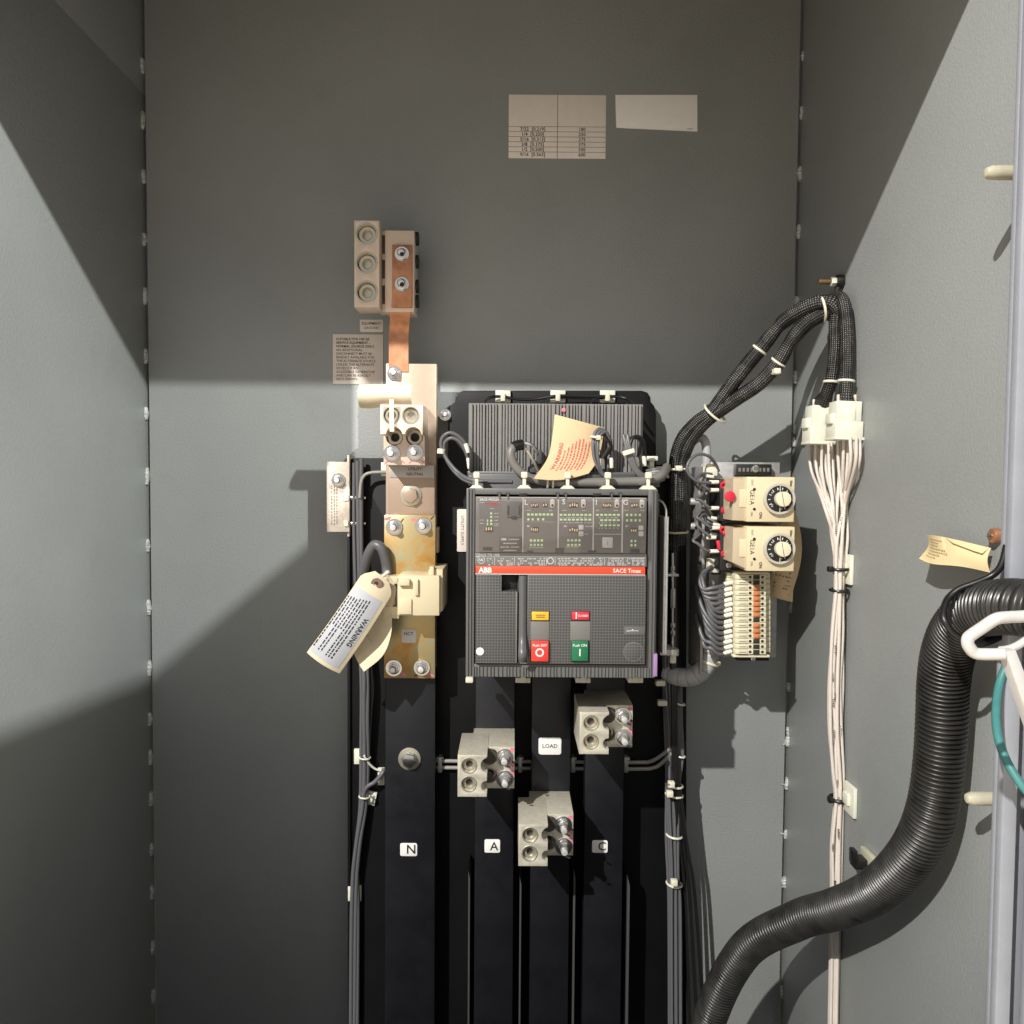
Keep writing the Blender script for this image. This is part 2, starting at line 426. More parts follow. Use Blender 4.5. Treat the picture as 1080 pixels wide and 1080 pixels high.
    def holed(self, outline, holes, h0, h1, b=0.4):
        """solid plate or block with round holes bored right through: outline (x, z), holes (x, z, r)"""
        cu = bpy.data.curves.new('tmpc', 'CURVE'); cu.dimensions = '2D'; cu.fill_mode = 'BOTH'
        def spl(pp):
            s = cu.splines.new('POLY'); s.points.add(len(pp) - 1)
            for i, (x, z) in enumerate(pp): s.points[i].co = (x, z, 0, 1)
            s.use_cyclic_u = True
        spl(outline)
        for x, z, r in holes:
            spl([(x + r * math.cos(2 * math.pi * i / 28), z + r * math.sin(2 * math.pi * i / 28)) for i in range(28)])
        cu.extrude = abs(h1 - h0) / 2 - b; cu.bevel_depth = b; cu.bevel_resolution = 1; cu.offset = -b
        ob = bpy.data.objects.new('tmpo', cu)
        me = bpy.data.meshes.new_from_object(ob)
        bpy.data.objects.remove(ob); bpy.data.curves.remove(cu)
        hm = (h0 + h1) / 2
        for v in me.vertices:
            x, z, y = v.co
            v.co = (x, -hm - y, z)
        self.bm.from_mesh(me); bpy.data.meshes.remove(me)
        bmesh.ops.remove_doubles(self.bm, verts=self.bm.verts[:], dist=0.002)
        return self
    def sheet(self, fn, nu, nv, th=0.35):
        """thin curved sheet: fn(u, v) in 0..1 gives a point; thickened away from the viewer"""
        bm = self.bm
        g = [[Vector(fn(i / nu, j / nv)) for j in range(nv + 1)] for i in range(nu + 1)]
        def nor(i, j):
            a = g[min(i + 1, nu)][j] - g[max(i - 1, 0)][j]; c = g[i][min(j + 1, nv)] - g[i][max(j - 1, 0)]
            q = a.cross(c); q = q.normalized() if q.length > 1e-9 else Vector((0, -1, 0))
            return q if q.y < 0 else -q
        top = [[bm.verts.new(g[i][j]) for j in range(nv + 1)] for i in range(nu + 1)]
        bot = [[bm.verts.new(g[i][j] - nor(i, j) * th) for j in range(nv + 1)] for i in range(nu + 1)]
        for i in range(nu):
            for j in range(nv):
                bm.faces.new((top[i][j], top[i + 1][j], top[i + 1][j + 1], top[i][j + 1]))
                bm.faces.new((bot[i][j], bot[i][j + 1], bot[i + 1][j + 1], bot[i + 1][j]))
        for i in range(nu):
            for j in (0, nv):
                bm.faces.new((top[i][j], top[i + 1][j], bot[i + 1][j], bot[i][j]))
        for j in range(nv):
            for i in (0, nu):
                bm.faces.new((top[i][j], top[i][j + 1], bot[i][j + 1], bot[i][j]))
        return self
    def dash(self, fn, x0, x1, y, hgt):
        """a printed stroke on a mapped surface"""
        a = [fn(x0, y - hgt / 2), fn(x1, y - hgt / 2), fn(x1, y + hgt / 2), fn(x0, y + hgt / 2)]
        self.bm.faces.new([self.bm.verts.new(p) for p in a])
        return self
    def blot(self, fn, x, y, rx, ry, n=14):
        self.bm.faces.new([self.bm.verts.new(fn(x + rx * (1 + .25 * math.sin(3 * a + x)) * math.cos(a), y + ry * math.sin(a))) for a in [2 * math.pi * i / n for i in range(n)]])
        return self
    def text(self, s, fn, x, y, size, align='CENTER', bold=0.0):
        """lettering laid on a surface: fn(x, y) maps the text plane to a point"""
        cu = bpy.data.curves.new('tmpt', 'FONT'); cu.body = s; cu.size = size; cu.align_x = align; cu.align_y = 'CENTER'
        cu.offset = bold * size; cu.resolution_u = 2
        ob = bpy.data.objects.new('tmpt', cu)
        me = bpy.data.meshes.new_from_object(ob)
        bpy.data.objects.remove(ob); bpy.data.curves.remove(cu)
        for v in me.vertices: v.co = fn(x + v.co.x, y + v.co.y)
        self.bm.from_mesh(me); bpy.data.meshes.remove(me)
        return self
    def build(self, name, mat, parent=None, angle=35, recalc=True, origin=None):
        bm = self.bm
        if recalc: bmesh.ops.recalc_face_normals(bm, faces=bm.faces[:])
        if parent is None:
            if origin is None:
                xs = [v.co.x for v in bm.verts]; ys = [v.co.y for v in bm.verts]; zs = [v.co.z for v in bm.verts]
                origin = Vector(((min(xs) + max(xs)) / 2, max(ys), min(zs)))
            base = Vector(origin)
        else:
            base = Vector(parent['_org'])
        for v in bm.verts: v.co = (v.co - base) * K
        me = bpy.data.meshes.new(name); bm.to_mesh(me); bm.free()
        me.materials.append(M[mat] if isinstance(mat, str) else mat)
        for p in me.polygons: p.use_smooth = True
        me.set_sharp_from_angle(angle=math.radians(angle))
        o = bpy.data.objects.new(name, me); COL.objects.link(o)
        if parent is None: o.location = base * K
        else: o.parent = parent
        o['_org'] = list(base)
        return o

def tag(o, label, cat, group=None, kind=None):
    o['label'] = label; o['category'] = cat
    if group: o['group'] = group
    if kind: o['kind'] = kind
    return o
def thing(name, label, cat, loc, group=None):
    o = bpy.data.objects.new(name, None); COL.objects.link(o)
    o.empty_display_size = 0.02
    o.location = Vector(loc) * K
    o['_org'] = list(Vector(loc))
    return tag(o, label, cat, group)
def dup(root, delta, label, group=None):
    """a copy of a thing with copies of its parts and sub-parts, moved by delta (units)"""
    r = root.copy(); COL.objects.link(r); r.location = root.location + Vector(delta) * K
    r['label'] = label
    if group: r['group'] = group
    for ch in list(root.children):
        c = ch.copy(); COL.objects.link(c); c.parent = r
        for g in list(ch.children):
            d = g.copy(); COL.objects.link(d); d.parent = c
    return r
def flat(h, ang=0.0, org=(0, 0)):
    """text plane facing the viewer at height h: text x along ang, org is (x, z)"""
    c, s = math.cos(ang), math.sin(ang)
    return lambda x, y: Vector((org[0] + x * c - y * s, -h, org[1] + x * s + y * c))
def rrect(x0, x1, z0, z1, r, n=4):
    pts = []
    for cx, cz, a0 in ((x1 - r, z1 - r, 0), (x0 + r, z1 - r, 90), (x0 + r, z0 + r, 180), (x1 - r, z0 + r, 270)):
        for i in range(n + 1):
            a = math.radians(a0 + 90 * i / n); pts.append((cx + r * math.cos(a), cz + r * math.sin(a)))
    return pts
FRONT = Vector((0, -1, 0))

def bolt(parent, px, py, h, rw=8, rn=5.2, stud=2.6, nut=4.5, studlen=3.5, name='bolt', mat='zinc', seat=1.2, rot=None):
    p = P(px, py, h)
    m = MB()
    m.tubering(p, FRONT, 1.0, rw, seat, 30, 0.2)
    m.cyl(p + FRONT * seat, FRONT, rw * 0.74, .8, 24, 0.15)
    m.cyl(p + FRONT * (seat + .8), FRONT, rn, nut, 6, 0.25, rot=random.random() if rot is None else rot)
    o = m.build(name, mat, parent, angle=25)
    if studlen:
        m = MB(); top = p + FRONT * (seat + .8 + nut)
        m.tubering(top, FRONT, stud, stud + .7, .25, 18, .05)
        o2 = m.build('thread_gap', 'greyink', o)
        m = MB(); m.cyl(top, FRONT, stud, studlen, 18, 0.5); m.build('stud_end', 'studmetal', o)
    return o

# ================================================================== CABINET
XL = at(155, 508, 0).x
XR = at(837, 508, 0).x
ZB, ZT = -720.0, 640.0
HF = 400.0                 # depth of the cabinet, front flange plane
cab = thing('electrical_cabinet', 'grey painted steel cabinet interior with welded corner seams holding all the gear', 'cabinet', (0, 0, ZB))
GAP = 3.2
MB().box(XL + GAP, XR - GAP, -6, 0, ZB, ZT, 0.4).build('back_panel', 'paint', cab)
sl = MB().box(XL - 6, XL, -14, 366, ZB, 398, 0.4).box(XL - 6, XL, -14, HF, 398.2, ZT, 0.4).build('side_panel', 'paint', cab)
sr = MB().box(XR, XR + 6, -14, HF, ZB, ZT, 0.4).build('side_panel', 'paint', cab)
MB().box(XL + .2, XL + 14, -14, -9, ZB, ZT, 0).box(XR - 14, XR - .2, -14, -9, ZB, ZT, 0).build('seam_backing', 'seam', cab)
MB().box(XL - 6, XR + 6, -14, HF, ZT + 0.5, ZT + 6, 0).build('roof_panel', 'paint', cab)
MB().box(XL - 6, XR + 6, -14, HF, ZB - 6, ZB - 0.5, 0).build('floor_panel', 'paint', cab)
MB().box(XL - 6, XR + 40, HF + 6.5, HF + 11, ZB - 6, -335, 0.5).build('added_light_blocker', 'paint', cab)  # unseen front panel, added to keep floor light off the lower wall
# front flanges: header, left lip, right return with its bright face strip
MB().box(XL - 6, XR + 40, HF + 0.5, HF + 6, 398, ZT + 6, 0.5).build('header_flange', 'flange', cab)
MB().box(XL - 40, XL, 366.5, 372, ZB, 397.4, 0.5).build('left_flange', 'flange', cab)
fl = MB()
fx0 = at(1061, 508, HF).x
fl.box(fx0, fx0 + 8, HF + 0.5, HF + 6, ZB, 397.4, 0.8)
fl.box(fx0 + 7, fx0 + 30, HF - 14, HF - 11, ZB, 397.4, 0.5)
fl.box(fx0 + 16.2, XR + 40, HF + 0.5, HF + 6, ZB, 397.4, 0.8)
fl.build('right_flange', 'flange', cab)
# the cabinet's own door, swung open on the right-hand side (outside the frame, shades the lower left)
dh = Vector((XR + 12, -HF - 10, 0)); dd = Vector((-0.09, -1, 0)).normalized(); dn = Vector((1, -0.09, 0)).normalized()
MB().obox(dh + dd * 370 + Vector((0, 0, (ZB + 400) / 2)), dd * 365, dn * 6, Vector((0, 0, (400 - ZB) / 2)), 1.0).build('door', 'paint', cab)
# weld beads along both seams
def weld(px, py, left):
    random.seed(int(px * 31 + py * 7))
    p = P(px, py, 0); x = XL if left else XR
    m = MB()
    L = random.uniform(13, 18) if left else random.uniform(8, 15)
    n = 5
    sgn = 1 if left else -1
    wide = 1.25 if left else random.uniform(0.8, 1.6)
    pts = [Vector((x + sgn * random.uniform(0.1, 0.9), -1.2 - random.uniform(0, .6), p.z + L * (i / n - .5))) for i in range(n + 1)]
    m.tube(pts, 2.0, 8, 3, rfun=lambda l, t: wide * (1.25 + 1.1 * math.sin(math.pi * min(max(t, .04), .96)) ** .5 + random.uniform(-.3, .3)))
    if not left and random.random() < .6:
        an = random.uniform(1.2, 4.4); m.tube([pts[2], pts[2] + Vector((-3 * abs(math.cos(an)), 0, 3 * math.sin(an))), pts[2] + Vector((-6 * abs(math.cos(an)), .6, 5 * math.sin(an)))], random.uniform(.5, 1.1), 6, 2)
    return m.build('weld_bead', 'weld', cab)
for y in (70, 128, 187, 253, 313, 376, 436, 502, 575, 640, 704, 758, 798, 842, 895, 940, 998, 1050):
    weld(152 + y * .012, y, True)
for y in (60, 120, 184, 245, 318, 398, 452, 466, 545, 640, 724, 771, 781, 826, 879, 930, 985, 1045):
    weld(842 - y * .012, y, False)

# ================================================================== STICKERS ON THE BACK PANEL
t = thing('torque_table_label', 'grey sticker with a two column table of sizes at top of the back panel', 'label', P(588, 167, 0))
x0, x1, z0, z1 = rect(536.5, 100, 639, 167, .6)
MB().box(x0, x1, 0, .6, z0, z1, .15).build('sticker', 'labelg', t)
m = MB(); ln = MB(); f = flat(.75)
rows = [('7/32  [0.219]', '180'), ('1/4  [0.250]', '250'), ('5/16  [0.313]', '275'), ('3/8  [0.375]', '375'), ('1/2  [0.500]', '500'), ('9/16  [0.563]', '600')]
for i, (a, b) in enumerate(rows):
    zc = P(560, 136.6 + i * 5.35, 0).z
    m.text(a, f, x0 + 25, zc, 5.0, bold=.015); m.text(b, f, x0 + 76, zc, 5.0, bold=.015)
    ln.dash(f, x0, x1, zc + 2.7, .45)
ln.dash(f, x0 + 50.2, x0 + 50.8, (z0 + z1) / 2, z1 - z0)
m.build('lettering', 'ink', t); ln.build('table_lines', 'greyink', t)
t = thing('white_sticker', 'plain white sticker beside the table label at top of the back panel', 'sticker', P(693, 137, 0))
a, b, c, d = P(649, 100, .6), P(735.5, 100, .6), P(735.5, 138.5, .6), P(650, 134.5, .6)
MB().prism([(q.x, q.z) for q in (a, d, c, b)], 0, .6, .1).build('sheet', 'labelw', t)
m = MB(); f = flat(.75); q = P(728, 136, .7)
for i in range(4): m.dash(f, q.x - 3 + i * 1.5, q.x - 2 + i * 1.5, q.z, 1)
m.build('lettering', 'greyink', t)

t = thing('instruction_sign', 'pale sticker with a paragraph starting SUITABLE FOR USE AS SERVICE EQUIPMENT', 'sign', P(378, 405, 0))
x0, x1, z0, z1 = rect(351, 352.5, 404, 405, .8)
MB().box(x0, x1, 0, .8, z0, z1, .2).build('plate', 'labeltan', t)
lines = ['SUITABLE FOR USE AS', 'SERVICE EQUIPMENT -', 'NORMAL SOURCE ONLY.', 'AN ADDITIONAL', 'DISCONNECT MUST BE', 'READILY AVAILABLE FOR', 'THE ALTERNATE SOURCE', 'UNLESS THE ALTERNATE', 'SOURCE IS AN', 'ACCESSIBLE GENERATOR', 'AND CAN BE READILY', 'SHUT DOWN.']
m = MB(); f = flat(.95)
for i, s in enumerate(lines):
    m.text(s, f, x0 + 3.6, z1 - 5.2 - i * 3.78, 3.55, 'LEFT', .02 if i < 3 else 0.004)
m.build('lettering', 'ink', t)
t = thing('equipment_ground_sign', 'small pale label reading EQUIPMENT GROUND', 'sign', P(391, 350, 0))
x0, x1, z0, z1 = rect(379.5, 337, 404, 350, .8)
MB().prism(rrect(x0, x1, z0, z1, 1.5), 0, .8, .2).build('plate', 'labeltan', t)
m = MB(); m.text('EQUIPMENT', f, (x0 + x1) / 2, z1 - 4.2, 3.7, bold=.012).text('GROUND', f, (x0 + x1) / 2, z1 - 8.8, 3.5)
m.build('lettering', 'ink', t)
t = thing('utility_supply_sign', 'narrow upright grey label reading UTILITY SUPPLY beside the breaker', 'sign', P(487, 582, 24))
x0, x1, z0, z1 = rect(482, 537, 492.5, 582, 26)
MB().prism(rrect(x0, x1, z0, z1, 1.5), 24, 26, .2).build('plate', 'labeltan', t)
MB().text('UTILITY SUPPLY', flat(26.15, -math.pi / 2, ((x0 + x1) / 2 + .2, (z0 + z1) / 2)), 0, 0, 4.3, bold=.01).build('lettering', 'greyink', t)

# ================================================================== BLACK BACKING PLATE
t = thing('backing_plate', 'matt black steel mounting plate standing off the back panel behind the breaker', 'panel', P(550, 1080, 0))
poly = [(370, 1130), (370, 485), (372, 483), (472.5, 483), (472.5, 434), (474.5, 428), (480, 424), (480.5, 419), (484, 414), (489, 412), (677, 412), (683, 414), (686, 419), (686.5, 424), (690, 428), (692, 436), (692, 490), (722, 490), (724, 492), (724, 1130)]
MB().prism([(q.x, q.z) for q in (P(a, b, 24) for a, b in poly)], 15, 24, .6).build('plate', 'black', t)
for px, py in ((469, 437), (500, 470), (700, 540), (380, 700), (560, 900), (700, 900), (400, 900)):
    p = P(px, py, 15); p.y = -.1; m = MB(); m.cyl(p, FRONT, 5, 14.8, 16, 0); m.build('standoff', 'galvgrey', t)
bolt(t, 469.5, 437.5, 24, 6.2, 3.8, 2.2, 3.5, 3)
m = MB()      # folded bright edges at the foot of the plate, between the buses
for px0, px1, py in ((493.5, 495.3, 918), (547.5, 549.3, 925), (604, 606, 918), (661, 663.2, 926)):
    x0, x1, z0, z1 = rect(px0, py, px1, 1120, 58)
    m.prism([(x0, z0), (x1, z0), (x1, z1 - 8), (x0, z1)], 24, 58, .3)
m.build('barrier_rib', 'rib', t)
m = MB(); m.pbox(366.5, 558, 369.5, 1130, 14, 27, .3); m.build('edge_strip', 'black', t)

# ================================================================== GROUND TERMINAL BAR (left)
t = thing('terminal_bracket', 'tan zinc plated bracket with one bolt at the left edge of the black plate', 'bracket', P(357, 560, 0))
m = MB(); m.pbox(344.5, 487, 368.5, 561, 30, 33, .4); m.pbox(366.2, 480, 368.5, 566, 4, 30, .4)
m.pbox(350, 510, 362, 520, 0.2, 30, .4); m.build('plate', 'galv', t)
bolt(t, 357, 506.5, 33, 7, 4.6, 2.6, 4, 3)
for py in (525, 552):
    p = P(370, py, 28); m = MB()
    m.cyl(p, (1, 0, 0), 3.0, 12, 20, .4); m.cyl(p + Vector((12, 0, 0)), (1, 0, 0), 2.0, 3.5, 14, .3); m.cyl(p + Vector((3, 0, 0)), (1, 0, 0), 3.7, 1.6, 20, .2)
    m.build('spacer_pin', 'zinc', t)
    m = MB(); q = P(365, py, 33); m.box(q.x - 1.8, q.x + 2.4, 33, 34.6, q.z - 3, q.z + 3, .3); m.build('pin_head', 'nylonwhite', t)
m = MB(); f = flat(33.2, -math.pi / 2, (P(352, 535, 33).x, P(352, 535, 33).z)); random.seed(3)
for r_ in range(3):
    x = -22
    while x < 16:
        w = random.uniform(1, 2.6); m.dash(f, x, x + w, r_ * 2.6 - 2, .9); x += w + random.uniform(.6, 1.6)
m.build('lettering', 'greyink', t)

# ================================================================== GREY WIRES DOWN THE LEFT EDGE
t = thing('grey_wire_run', 'grey wires tied in a run down the left edge of the black plate', 'wires', P(372, 1000, 24))
def wire(parent, pts, r, mat='wire', name='wire', seg=8, sub=6, rfun=None, flat_=None):
    return MB().tube([P(*p) for p in pts], r, seg, sub, rfun, flat=flat_).build(name, mat, parent, angle=60)
wire(t, [(377, 486, 34), (377.5, 520, 33), (378, 560, 33), (380, 640, 34), (384, 712, 40), (384, 745, 38), (384.5, 797, 34), (383, 845, 34), (376, 890, 34), (371.5, 945, 32), (370, 1090, 30)], 2.3)
wire(t, [(381, 484, 33), (381, 525, 33), (381, 570, 33), (383, 640, 34), (387.5, 712, 38), (387.5, 760, 36), (388, 800, 32), (385.5, 850, 32), (379.5, 890, 33), (375.5, 945, 31), (374, 1090, 30)], 2.3)
wire(t, [(373.5, 488, 30), (373.5, 560, 30), (376, 640, 32), (381, 712, 34), (381, 780, 32), (380, 850, 32), (375, 900, 32), (377.5, 945, 30), (377, 1090, 30)], 2.0)
wire(t, [(383, 838, 34), (387, 830, 34), (395, 825, 34), (403, 816, 33), (405, 811, 30)], 2.3)
wire(t, [(384, 797, 38), (390, 806, 34), (396, 811, 32), (403, 813, 31)], 1.2, 'nylonwhite', 'tie_tail')
wire(t, [(379.5, 525, 37), (381, 508, 37), (385, 501, 37), (392, 498.5, 37), (402, 498, 37), (409, 498, 36)], 1.7, 'wirelight')
for px, py in ((384, 799), (383.5, 840)):
    MB().torus(P(px + 1, py, 34), (0.05, 0, 1), 5.4, .9).build('cable_tie', 'nylonwhite', t)
def tie_base(label, px, py, w, hgt, h, ang=0, group='adhesive cable tie bases', th=3.2):
    p = P(px, py, h)
    o = thing('cable_tie_base', label, 'cable clip', p, group)
    c, s = math.cos(ang), math.sin(ang)
    ax, az = Vector((c * w / 2, 0, s * w / 2)), Vector((-s * hgt / 2, 0, c * hgt / 2))
    MB().obox(p + FRONT * th / 2, ax, Vector((0, th / 2, 0)), az, .6).build('pad', 'nylonwhite', o)
    MB().obox(p + FRONT * (th + 1.2), ax * .35, Vector((0, 1.2, 0)), az * .62, .5).build('saddle', 'nylonwhite', o)
    return o
tie_base('white tie base on the left edge of the black plate beside the N bus', 381, 797, 14, 16, 24)
tie_base('white tie base touching the left side of the N bus', 402.5, 818, 7, 18, 24)
tie_base('tilted white tie base under the joint of the grey wires', 392.5, 841, 9, 14, 24, -.2)
tie_base('white tie base holding the grey wires at the foot of the black plate', 374.5, 941, 14, 16, 24)
tie_base('white tie base with a thin pale wire beside the neutral lug', 408, 495, 11, 14, 30)

# ================================================================== EQUIPMENT GROUND LUG + COPPER STRAP
def hexset(m, h_, p, r):
    m.tubering(p, FRONT, r * .62, r, h_, 24, .3)
def socket(parent, px, py, h, r, depth=10, name='set_screw', rim=True, screw='screw', fill='hole'):
    """a screw sunk in a bored hole: collar, recessed hex screw with its dark socket"""
    p = P(px, py, h)
    m = MB()
    if rim: m.tubering(p - FRONT * 1.0, FRONT, r * .98, r * 1.16, 1.5, 28, .3)
    m.tubering(p - FRONT * depth, FRONT, r * .50, r * .93, depth * .62, 24, .6)
    o = m.build(name, screw, parent)
    m = MB(); m.cyl(p - FRONT * depth, FRONT, r * .97, 1.5, 24, 0); m.build('socket_floor', fill, o)
    return o
g = thing('ground_lug', 'tall tinned lug block with three sockets and a copper bar above the EQUIPMENT GROUND label', 'lug', P(405, 329, 0))
x0, x1, z0, z1 = rect(373.5, 232.5, 400, 324, 68)
hl = [(P(386.5, py, 68).x, P(386.5, py, 68).z, 9.2) for py in (246.5, 277, 307.5)]
MB().holed([(x0, z0), (x1, z0), (x1, z1), (x0, z1)], hl, 40, 68, .5).build('socket_block', 'plated', g)
for py in (246.5, 277, 307.5): socket(g, 386.5, py, 68, 9.2, 12, fill='screw')
# scalloped web between the two halves
x0, x1, z0, z1 = rect(399, 243, 407, 328, 52)
pts = [(x0, z0), (x1, z0), (x1, z1), (x0, z1)]
MB().prism(pts, 32, 50, .4).build('web', 'plated', g)
m = MB()
for py in (258, 284, 311):
    p = P(403.8, py, 50.2); m.obox(p, Vector((2.6, 0, 0)), Vector((0, .5, 0)), Vector((0, 0, 9)), .4)
m.build('scallop', 'hole', g)
x0, x1, z0, z1 = rect(406, 243, 437, 329, 57)
MB().box(x0, x1, 30, 57, z0, z1, .6).build('clamp_block', 'plated', g)
m = MB()
for py in (252, 276, 302, 318):
    p = P(437, py, 44); m.cyl(Vector((x1 - 2, p.y, p.z)), (1, 0, 0), 6.5, 4.6, 24, .4)
m.build('side_boss', 'darkhole', g)
m = MB(); m.box(x0 + 6, x1 - 6, .2, 30, z0 + 10, z1 - 10, .3); m.build('insulator', 'black', g)
m = MB(); m.pbox(413.5, 258, 434.5, 324, 57.2, 61, .4); m.build('copper_bar', 'copper', g)
for py in (268, 300): 
    b_ = bolt(g, 424, py, 61, 7, 4.4, 3.0, 4.5, 2)
    MB().cyl(P(424, py, 61 + 8.6), FRONT, 2.1, .3, 16, 0).build('stud_bore', 'darkhole', b_)
t = thing('ground_strap', 'copper strap bending from the ground lug down to the neutral bar', 'strap', P(421, 390, 20))
prof = [(423.5, 316, 59), (422.5, 328, 56), (421.8, 337, 51), (421, 346, 46.5), (420.5, 356, 45), (420.3, 392, 45)]
pc = smooth_path([P(*p) for p in prof], 6)
def strap(u, v):
    i = v * (len(pc) - 1); a = int(min(i, len(pc) - 2)); p = pc[a].lerp(pc[a + 1], i - a)
    return p + Vector(((u - .5) * 19.4, 0, 0))
MB().sheet(strap, 4, 30, 2.2).build('strip', 'copper', t)

# ================================================================== NEUTRAL STACK
nb = thing('neutral_bar', 'tall tinned copper bar running down from the ground strap to the gold link plate', 'bus bar', P(433, 640, 24))
MB().pbox(406.8, 383.5, 459.8, 706, 30, 44, .7).build('bar', 'tinned', nb)
MB().pbox(414, 560, 452, 700, 24, 30, .3).build('spacer', 'black', nb)
MB().pbox(455, 556, 462.6, 583, 36, 49, .6).build('end_tab', 'tinned', nb)
bolt(nb, 416, 394, 44, 7.2, 4.4, 2.4, 3.8, 3)
MB().pbox(410, 490, 458.5, 545, 44.2, 50, .6).build('pad_plate', 'tinned', nb)
p = P(433.5, 522.5, 50)
m = MB(); m.cyl(p, FRONT, 10.6, 1.4, 32, .4); m.build('washer', 'screw', nb)
m = MB(); m.cyl(p + FRONT * 1.4, FRONT, 7.8, 6, 6, 1.1, rot=.2); m.build('hex_bolt', 'tinned', nb)
t = thing('utility_neutral_sign', 'grey metal label reading UTILITY NEUTRAL on the tinned bar', 'sign', P(434, 504, 50))
x0, x1, z0, z1 = rect(411, 490.6, 458, 503.8, 50.8)
MB().box(x0, x1, 50.05, 50.8, z0, z1, .15).build('plate', 'labelgrey', t)
m = MB(); f = flat(50.95); xc = (x0 + x1) / 2
m.text('UTILITY', f, xc + 3, z1 - 3.9, 3.9, bold=.012).text('NEUTRAL', f, xc + 3, z1 - 8.9, 3.9, bold=.012); m.build('lettering', 'ink', t)

# neutral lug (two bright barrels over two dark bores over two bolts)
t = thing('neutral_lug', 'tinned two barrel lug on the neutral bar under the rolled cream tag', 'lug', P(425, 490, 44))
x0, x1, z0, z1 = rect(401, 427, 446, 458.5, 104)
hs = [(P(a, b, 104).x, P(a, b, 104).z, 7.2) for a, b in ((413, 438), (433, 438))]
sgz = P(420, 458, 104).z
def arc(cx, cz, r, a0, a1, n=12): return [(cx + r * math.cos(math.radians(a0 + (a1 - a0) * i / n)), cz + r * math.sin(math.radians(a0 + (a1 - a0) * i / n))) for i in range(n + 1)]
c1, c2 = P(415.5, 461, 104).x, P(435.5, 461, 104).x
out = [(x0, z1), (x0, z0)] + arc(c1, sgz - 1.0, 7.6, 172, 8) + arc(c2, sgz - 1.0, 7.6, 172, 8) + [(x1, z0), (x1, z1)]
MB().holed(out, hs, 60, 104, .5).build('upper_block', 'plated', t)
for a in (413, 433): 
    socket(t, a, 438, 104, 7.2, 4 if a < 420 else 9, fill='screw' if a > 420 else 'hole')
x0, x1, z0, z1 = rect(404.5, 456, 448, 490.5, 78)
hs = [(P(a, 461, 78).x, P(a, 461, 78).z, 8.0) for a in (416, 437)]
zt = P(420, 428, 78).z
MB().holed([(x0, z0), (x1, z0), (x1, zt), (x0, zt)], hs, 44.2, 78, .5).build('lower_block', 'plated', t)
for a in (416, 437): socket(t, a, 461, 78, 8.0, 10, fill='darkhole', rim=False, screw='screw')
for a, b in ((413.5, 478.5), (437.5, 477.5)): bolt(t, a, b, 78, 8.0, 4.8, 2.8, 5, 4.5)
m = MB(); f = flat(78.15)
for (px, py, an) in ((408, 487, .9), (425, 487, -.7), (433, 487, .9), (446, 487, -.6)):
    q = P(px, py, 78); m.blot(flat(78.15, an, (q.x, q.z)), 0, 0, 2.4, .7)
m.build('torque_mark', 'pink', t)
# rolled blank tag with its nylon strip, hung on the lug
t = thing('rolled_tag', 'blank cream card tag rolled and strapped above the neutral lug', 'tag', P(406, 428, 100))
A, B = P(378, 404.5, 106), P(434, 428.5, 106)
def roll(u, v):
    x = A.x + (B.x - A.x) * u; z = A.z + (B.z - A.z) * v - 1.6 * math.sin(v * 2.4) * (1 - u) * v
    return Vector((x, -96 - 14 * math.sin(math.pi * (0.12 + .8 * v)), z - .7 * v * v * math.sin(u * 9)))
MB().sheet(roll, 20, 14, .6).build('card', 'manilapale', t)
wire(t, [(413, 421, 112.5), (413, 428, 112), (413, 440, 109), (413.3, 455, 106)], 2.1, 'nylon', 'strap', flat_=(.4, 1))

# gold link, current transformer and warning tag
t = thing('disconnect_link', 'gold coloured zinc chromate link plate with four bolts on the neutral bar', 'plate', P(432, 715, 50))
MB().pbox(405, 543.3, 459, 715.5, 50.2, 57, .6).build('plate', 'chromate', t)
for a, b in ((416, 556), (446.5, 554.5), (415.5, 704.5), (445, 704)): bolt(t, a, b, 57, 8.2, 5.0, 3.0, 5, 4)
m = MB()
for px, py, an in ((424, 549, .9), (456, 546, .8), (411, 709, .1), (439, 712, .4)):
    q = P(px, py, 57); m.dash(flat(57.2, an, (q.x, q.z)), -2.5, 2.5, 0, 1.0)
m.build('paint_mark', 'ink', t)
m = MB()
for px, py, an in ((409, 547, .3), (426, 711, -.6), (437, 548, .1), (454, 712, -.4)):
    q = P(px, py, 57); m.blot(flat(57.16, an, (q.x, q.z)), 0, 0, 3.4, 1.4)
m.build('torque_mark', 'pink', t)
t = thing('current_transformer', 'beige plastic current transformer block clamped round the gold link', 'transformer', P(432, 655, 30))
MB().pbox(419, 607, 463.5, 649.5, 57.2, 92, 1.0).build('housing', 'beige', t)
m = MB(); m.pbox(452, 600.5, 467, 645, 30, 84, 1.0); m.build('end_cheek', 'beige', t)
m = MB(); m.pbox(397, 608, 419, 652, 57.2, 78, .8)
m.pbox(404, 640, 420.5, 652.5, 78.1, 86, .6); m.pbox(404, 608, 420.5, 616, 78.1, 86, .6); m.build('winding_cover', 'beige', t)
m = MB()
for px in (407, 411, 415): m.pbox(px, 617, px + 2, 639, 78.1, 83, .4)
m.build('winding_slots', 'beige2', t)
m = MB(); m.pbox(453, 598, 457.5, 607, 74, 88, .5); m.build('latch', 'beige', t)
m = MB(); m.pbox(420, 611, 432, 618, 92.1, 97, .8); m.pbox(437, 611, 441, 628, 92.1, 95, .5); m.pbox(420, 632, 434, 648, 92.1, 94, .5); m.build('clip', 'beige', t)
wire(t, [(381, 640, 36), (383, 608, 50), (388, 586, 60), (395, 575, 64), (402, 578, 66), (406, 588, 64), (408, 600, 62), (408, 612, 66)], 5.0, 'wire', 'lead', 10)
